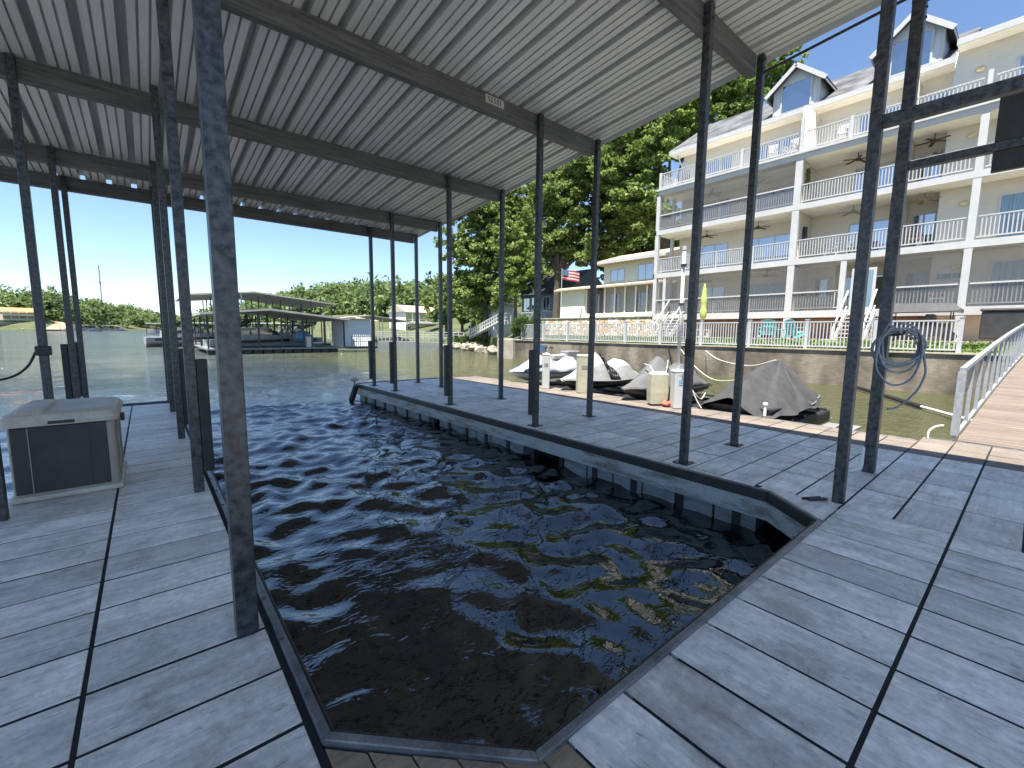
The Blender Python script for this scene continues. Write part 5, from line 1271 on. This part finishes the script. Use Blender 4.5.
# ---------------------------------------------------------------- far docks and boats
def canopy_dock(x0, x1, y0, y1, zd, ze, zr, label, nx=6, ny=3, name="covered_dock", deck=True, roofm='docktop', pm='galv', white=()):
    t = thing(name, ((x0 + x1) / 2, (y0 + y1) / 2, WATER), label, "dock", "covered docks across the cove")
    if deck:
        m = MB(); m.box(x0, x1, y0, y0 + 1.5, zd - .12, zd); m.box(x0, x0 + 1.2, y0 + 1.5, y1, zd - .12, zd); m.box(x1 - 1.2, x1, y0 + 1.5, y1, zd - .12, zd); m.box(x0 + 1.2, x1 - 1.2, y1 - 1.2, y1, zd - .12, zd); m.build("deck", 'covlight', t)
        m = MB()
        for k in range(int((x1 - x0) / .8)): a = x0 + .1 + k * .8; m.box(a, a + .7, y0 + .1, y0 + 1.4, -.8, zd - .13)
        m.build("float", 'rubber', t)
    xc = x0 + (x1 - x0) * .42
    for i in range(nx):
        x = x0 + .15 + (x1 - x0 - .3) * i / (nx - 1)
        for j in range(ny):
            y = y0 + .15 + (y1 - y0 - .3) * j / (ny - 1)
            zz = zr - (zr - ze) * abs(x - xc) / max(xc - x0, x1 - xc) - .05
            m = MB(); m.box(x - .06, x + .06, y - .06, y + .06, zd, zz); m.build("post", 'white' if (i in white and j == 0) else pm, t)
    m = MB(); e0 = zr - (zr - ze) * (xc - x0) / max(xc - x0, x1 - xc); e1 = zr - (zr - ze) * (x1 - xc) / max(xc - x0, x1 - xc)
    for y, dz in ((y0 - .4, 0),):
        m.hexa([(x0 - .3, y0 - .4, e0), (xc, y0 - .4, zr), (xc, y1 + .4, zr), (x0 - .3, y1 + .4, e0), (x0 - .3, y0 - .4, e0 + .16), (xc, y0 - .4, zr + .16), (xc, y1 + .4, zr + .16), (x0 - .3, y1 + .4, e0 + .16)])
        m.hexa([(xc, y0 - .4, zr), (x1 + .3, y0 - .4, e1), (x1 + .3, y1 + .4, e1), (xc, y1 + .4, zr), (xc, y0 - .4, zr + .16), (x1 + .3, y0 - .4, e1 + .16), (x1 + .3, y1 + .4, e1 + .16), (xc, y1 + .4, zr + .16)])
    m.build("roof", roofm, t)
    return t
canopy_dock(3.7, 14.9, 43, 55, .0, 2.55, 3.25, "nearer covered dock with low pale roof and a yacht inside", 7, 3, pm='char', white=())
canopy_dock(3.6, 19.2, 60, 74, .0, 4.9, 5.9, "tall roofed dock behind the low roofed one", 7, 4, pm='covgrey', white=(0, 2))
sh = thing("boat_shed", (16.1, 44.5, 0), "white corrugated shed at the end of the low roofed dock", "shed")
m = MB(); m.box(14.95, 17.6, 43.6, 47, .05, 2.7)
for k in range(13): a = 15.0 + k * .2; m.box(a, a + .05, 43.57, 43.598, .06, 2.68)
m.build("wall", 'greysid', sh)
m = MB(); m.box(14.9, 17.75, 43.4, 47.2, 2.703, 2.8); m.build("roof", 'covlight', sh)
m = MB(); m.box(14.92, 17.8, 42.4, 43.55, -.15, .045); m.build("landing", 'rubber', sh)
m = MB()
for z in (.55, 1.0): m.box(15.2, 17.7, 42.42, 42.46, z, z + .04)
for x in (15.2, 16.0, 16.8, 17.66): m.box(x, x + .04, 42.42, 42.46, .046, 1.04)
m.bar((15.2, 42.44, .1), (15.9, 42.44, 1.0), .04, .04); m.build("railing", 'galv', sh)
m = MB(); m.box(11.35, 11.75, 42.9 + .3, 43.6, .002, 1.0); tag(m.build("dock_locker", 'white', pos=(11.5, 43.3, 0), bevel=.03), "white locker standing on the low roofed dock", "locker")
m = MB(); m.ball((11.6, 46, .95), .7, .65, .6, 16, 9); tag(m.build("covered_buoy", 'sticker', pos=(11.6, 46, .4), smooth=True), "blue covered round float under the low roofed dock", "float")

def yacht(loc, rz, L, label, group="boats under the far docks"):
    t = thing("motor_yacht", loc, label, "boat", group, rz)
    m = MB(); rings = []
    for k in range(15):
        s = k / 14; x = L * (s - .5); a = L * .14 * min(1, (max(.02, 1 - s) / .4) ** .6); zt_ = .9 + .5 * s ** 2; rings.append([(x, -a, zt_), (x, -a * .8, .3), (x, 0, -.3 + .7 * max(0, s - .7)), (x, a * .8, .3), (x, a, zt_)])
    m.loft(rings); m.build("hull", 'gel', t, local=True, smooth=False)
    m = MB(); m.loft([[(x, -a, z), (x, a, z), (x, a, z2), (x, -a, z2)] for x, a, z, z2 in ((-L * .34, L * .11, .9, 1.6), (-L * .2, L * .115, .95, 2.0), (.0, L * .11, 1.0, 2.1), (L * .2, L * .08, 1.05, 1.5), (L * .3, L * .04, 1.1, 1.25))]); m.build("cabin", 'gel', t, local=True)
    m = MB(); m.loft([[(x, -a, z), (x, a, z), (x, a, z2), (x, -a, z2)] for x, a, z, z2 in ((-L * .3, L * .118, 1.3, 1.5), (-L * .1, L * .122, 1.4, 1.85), (.05 * L, L * .112, 1.4, 1.9), (L * .21, L * .083, 1.25, 1.45))]); m.build("window_band", 'glass', t, local=True)
    m = MB()
    for s_ in (-1, 1): m.bar((-L * .42, s_ * L * .142, .62), (L * .2, s_ * L * .144, .85), .02, .25)
    m.build("hull_stripe", 'hull', t, local=True)
    m = MB(); m.bar((-L * .25, -L * .1, 2.0), (-L * .12, -L * .08, 2.75), .1, .2); m.bar((-L * .25, L * .1, 2.0), (-L * .12, L * .08, 2.75), .1, .2); m.bar((-L * .25, 0, 2.75), (L * .02, 0, 2.85), L * .18, .07); m.build("radar_arch", 'hull', t, local=True)
    return t
y1_ = yacht((8.9, 49.0, WATER + .25), .12, 9.5, "white motor yacht with black stripes under the low roofed dock")
yc2 = copy_tree(y1_, None, (4.6, 66, WATER + .2), .1); yc2["label"] = "white and blue boat at the left end under the tall roofed dock"
yc3 = copy_tree(y1_, None, (14.5, 66, WATER + .2), 2.9); yc3["label"] = "white boat under the right half of the tall roofed dock"

def long_dock(px0, px1, d, label, h=3.0, dep=8):
    a, b = W(px0, 332, d), W(px1, 332, d)
    t = thing("covered_dock", ((a.x + b.x) / 2, (a.y + b.y) / 2, WATER), label, "dock", "covered docks across the cove")
    dv = Vector((b.x - a.x, b.y - a.y, 0)); n_ = Vector((-dv.y, dv.x, 0)).normalized() * dep; a0 = Vector((a.x, a.y, 0)); b0 = Vector((b.x, b.y, 0))
    def hx(z0, z1, i=0): return [Vector((p.x, p.y, z)) for z in (z0, z1) for p in (a0, b0, b0 + n_, a0 + n_)]
    m = MB(); m.hexa(hx(h, h + .25)); m.build("roof", 'white', t)
    m = MB(); m.hexa(hx(-.55, -.1)); m.build("deck", 'covgrey', t)
    m = MB(); L = dv.length; n = max(3, int(L / 4))
    for k in range(n + 1):
        for q in (0.02, .98): p = a0.lerp(b0, .01 + .98 * k / n) + n_ * q; m = MB(); m.box(p.x - .1, p.x + .1, p.y - .1, p.y + .1, -.1, h); m.build("post", 'char', t)
    for k in range(n):
        m = MB(); p = a0.lerp(b0, (k + .5) / n) + n_ * .45; w_ = L / n * .32; m.loft([[Vector((p.x, p.y, 0)) + dv.normalized() * sx * w_ + n_.normalized() * sy * 2.4 * q + Vector((0, 0, z)) for sx, sy in ((-1, -1), (1, -1), (1, 1), (-1, 1))] for z, q in ((-.3, .8), (.5, 1), (.6, .6), (1.3, .4))])
        tag(m.build("moored_boat", 'greysid', pos=(p.x, p.y, WATER)), "pale moored boat under the " + " ".join(label.split()[:11]), "boat", "boats under the " + label[:60])
    return t
long_dock(146, 176, 150, "long white roofed dock beyond the left posts", 3.2)
long_dock(184, 232, 110, "long white roofed dock behind the tall roofed dock's left end", 3.0)
long_dock(60, 90, 258, "low brown roofed dock on the far shore below the cleared slope", 3.0)
long_dock(92, 118, 330, "dark dock on the far shore right of the cleared slope", 3.4)
long_dock(252, 300, 105, "white roofed dock seen under the tall roof", 3.0)
# houses on the far shores
def far_house(px, d, z, wd, dep, h, rh, wall, roofm, label, rz=0, nwin=4):
    p = W(px, 332, d); t = thing("lake_house", (p.x, p.y, z), label, "house", "houses on the far shores", rz)
    m = MB(); m.box(-wd / 2, wd / 2, 0, dep, -3, h); m.build("wall", wall, t, local=True)
    m = MB(); m.prism([(-.4, h), (dep + .4, h), (dep / 2, h + rh)], -wd / 2 - .4, wd / 2 + .4); g = MB(); g.v = [(z_, x, y) for x, y, z_ in m.v]; g.f = m.f; g.t = m.t; g.build("roof", roofm, t, local=True)
    for fl in range(max(1, round(h / 2.8))):
        for k in range(nwin):
            x = -wd / 2 + wd * (k + .5) / nwin; f = MB(); f.box(x - wd / nwin * .42, x + wd / nwin * .42, -.03, -.004, fl * 2.8 + .5, fl * 2.8 + 2.4); fo = f.build("window", 'glass', t, local=True)
    m = MB()
    for fl in range(max(1, round(h / 2.8))): m.box(-wd / 2, wd / 2, -1.2, -.035, fl * 2.8 - .1, fl * 2.8 + .08); m.box(-wd / 2, wd / 2, -1.2, -1.15, fl * 2.8 + .85, fl * 2.8 + .95)
    m.build("balcony", 'soffit', t, local=True)
    return t
far_house(423, 104, .6, 9.5, 7, 5.4, 1.7, 'soffit', 'tanroof', "cream two storey lake house between the far posts", .12, 5)
far_house(372, 118, 1.0, 8, 7, 3.0, 1.6, 'tanroof', 'tanroof', "tan lake house left of the cream one", -.3, 3)
far_house(25, 275, 6, 17, 10, 4.6, 3, 'tanroof', 'orange', "terracotta roofed house on the far shore", .3, 5)
far_house(5, 268, .5, 26, 8, 4.5, .8, 'covgrey', 'covgrey', "long grey boathouse on the far shore below the terracotta house", .3, 7)
canopy_dock(27.5, 41, 82, 90, .0, 3.4, 4.4, "flat roofed dock in front of the cream lake house", 6, 2, pm='soffit')
pk = thing("picket_pier", W(420, 342, 72), "white railed pier along the water below the cream lake house", "pier")
a, b = W(378, 339, 74), W(464, 341, 62)
m = MB()
for k in range(20):
    p = a.lerp(b, k / 19); m.box(p.x - .06, p.x + .06, p.y - .06, p.y + .06, -.2, 1.5)
for h in (.75, 1.1, 1.48): m.bar((a.x, a.y, h), (b.x, b.y, h), .06, .08)
for k in range(19):
    p, q = a.lerp(b, k / 19), a.lerp(b, (k + 1) / 19); m.bar((p.x, p.y, .05), (q.x, q.y, 1.4), .04, .05) if k % 3 == 0 else None
m.build("railing", 'white', pk)
m = MB(); d_ = Vector((b.x - a.x, b.y - a.y, 0)).normalized(); n_ = Vector((-d_.y, d_.x, 0)) * 1.8
m.hexa([Vector((p.x, p.y, z)) for z in (-.6, -.05) for p in (a, b, b + n_, a + n_)]); m.build("deck", 'covlight', pk)
tw = thing("radio_mast", W(103, 310, 560), "thin lattice radio mast on the far hill", "mast")
p = W(103, 312, 560); q = W(98.5, 266, 560)
m = MB()
for dx, dy in ((-.6, -.4), (.6, -.4), (0, .7)): m.tube([Vector((p.x + dx, p.y + dy, 2)), Vector((p.x + dx * .7, p.y + dy * .7, q.z))], .22, 5)
for k in range(24):
    z0 = 2 + (q.z - 2) * k / 24; z1 = 2 + (q.z - 2) * (k + 1) / 24; s_ = 1 if k % 2 else -1; m.bar((p.x - .5 * s_, p.y - .3, z0), (p.x + .5 * s_, p.y - .3, z1), .15, .15)
m.build("lattice", 'mast', tw)
m = MB(); m.box(p.x - 1.1, p.x + 1.1, p.y - 1.1, p.y + 1.1, q.z * .72, q.z * .72 + 2.2); m.box(p.x - .9, p.x + .9, p.y - .9, p.y + .9, q.z * .5, q.z * .5 + 1.4); m.build("antenna", 'mast', tw)
sb = MB(); p = W(152, 333, 160); sb.loft([[(p.x - 2 * q, p.y - .9, z), (p.x + 2.2 * q, p.y - .9, z), (p.x + 2.2 * q, p.y + .9, z), (p.x - 2 * q, p.y + .9, z)] for q, z in ((.8, WATER - .1), (1, .3), (.6, .35), (.35, 1.1))])
tag(sb.build("motor_boat", 'gel', pos=(p.x, p.y, WATER)), "small white boat on the open water left of the marina", "boat")
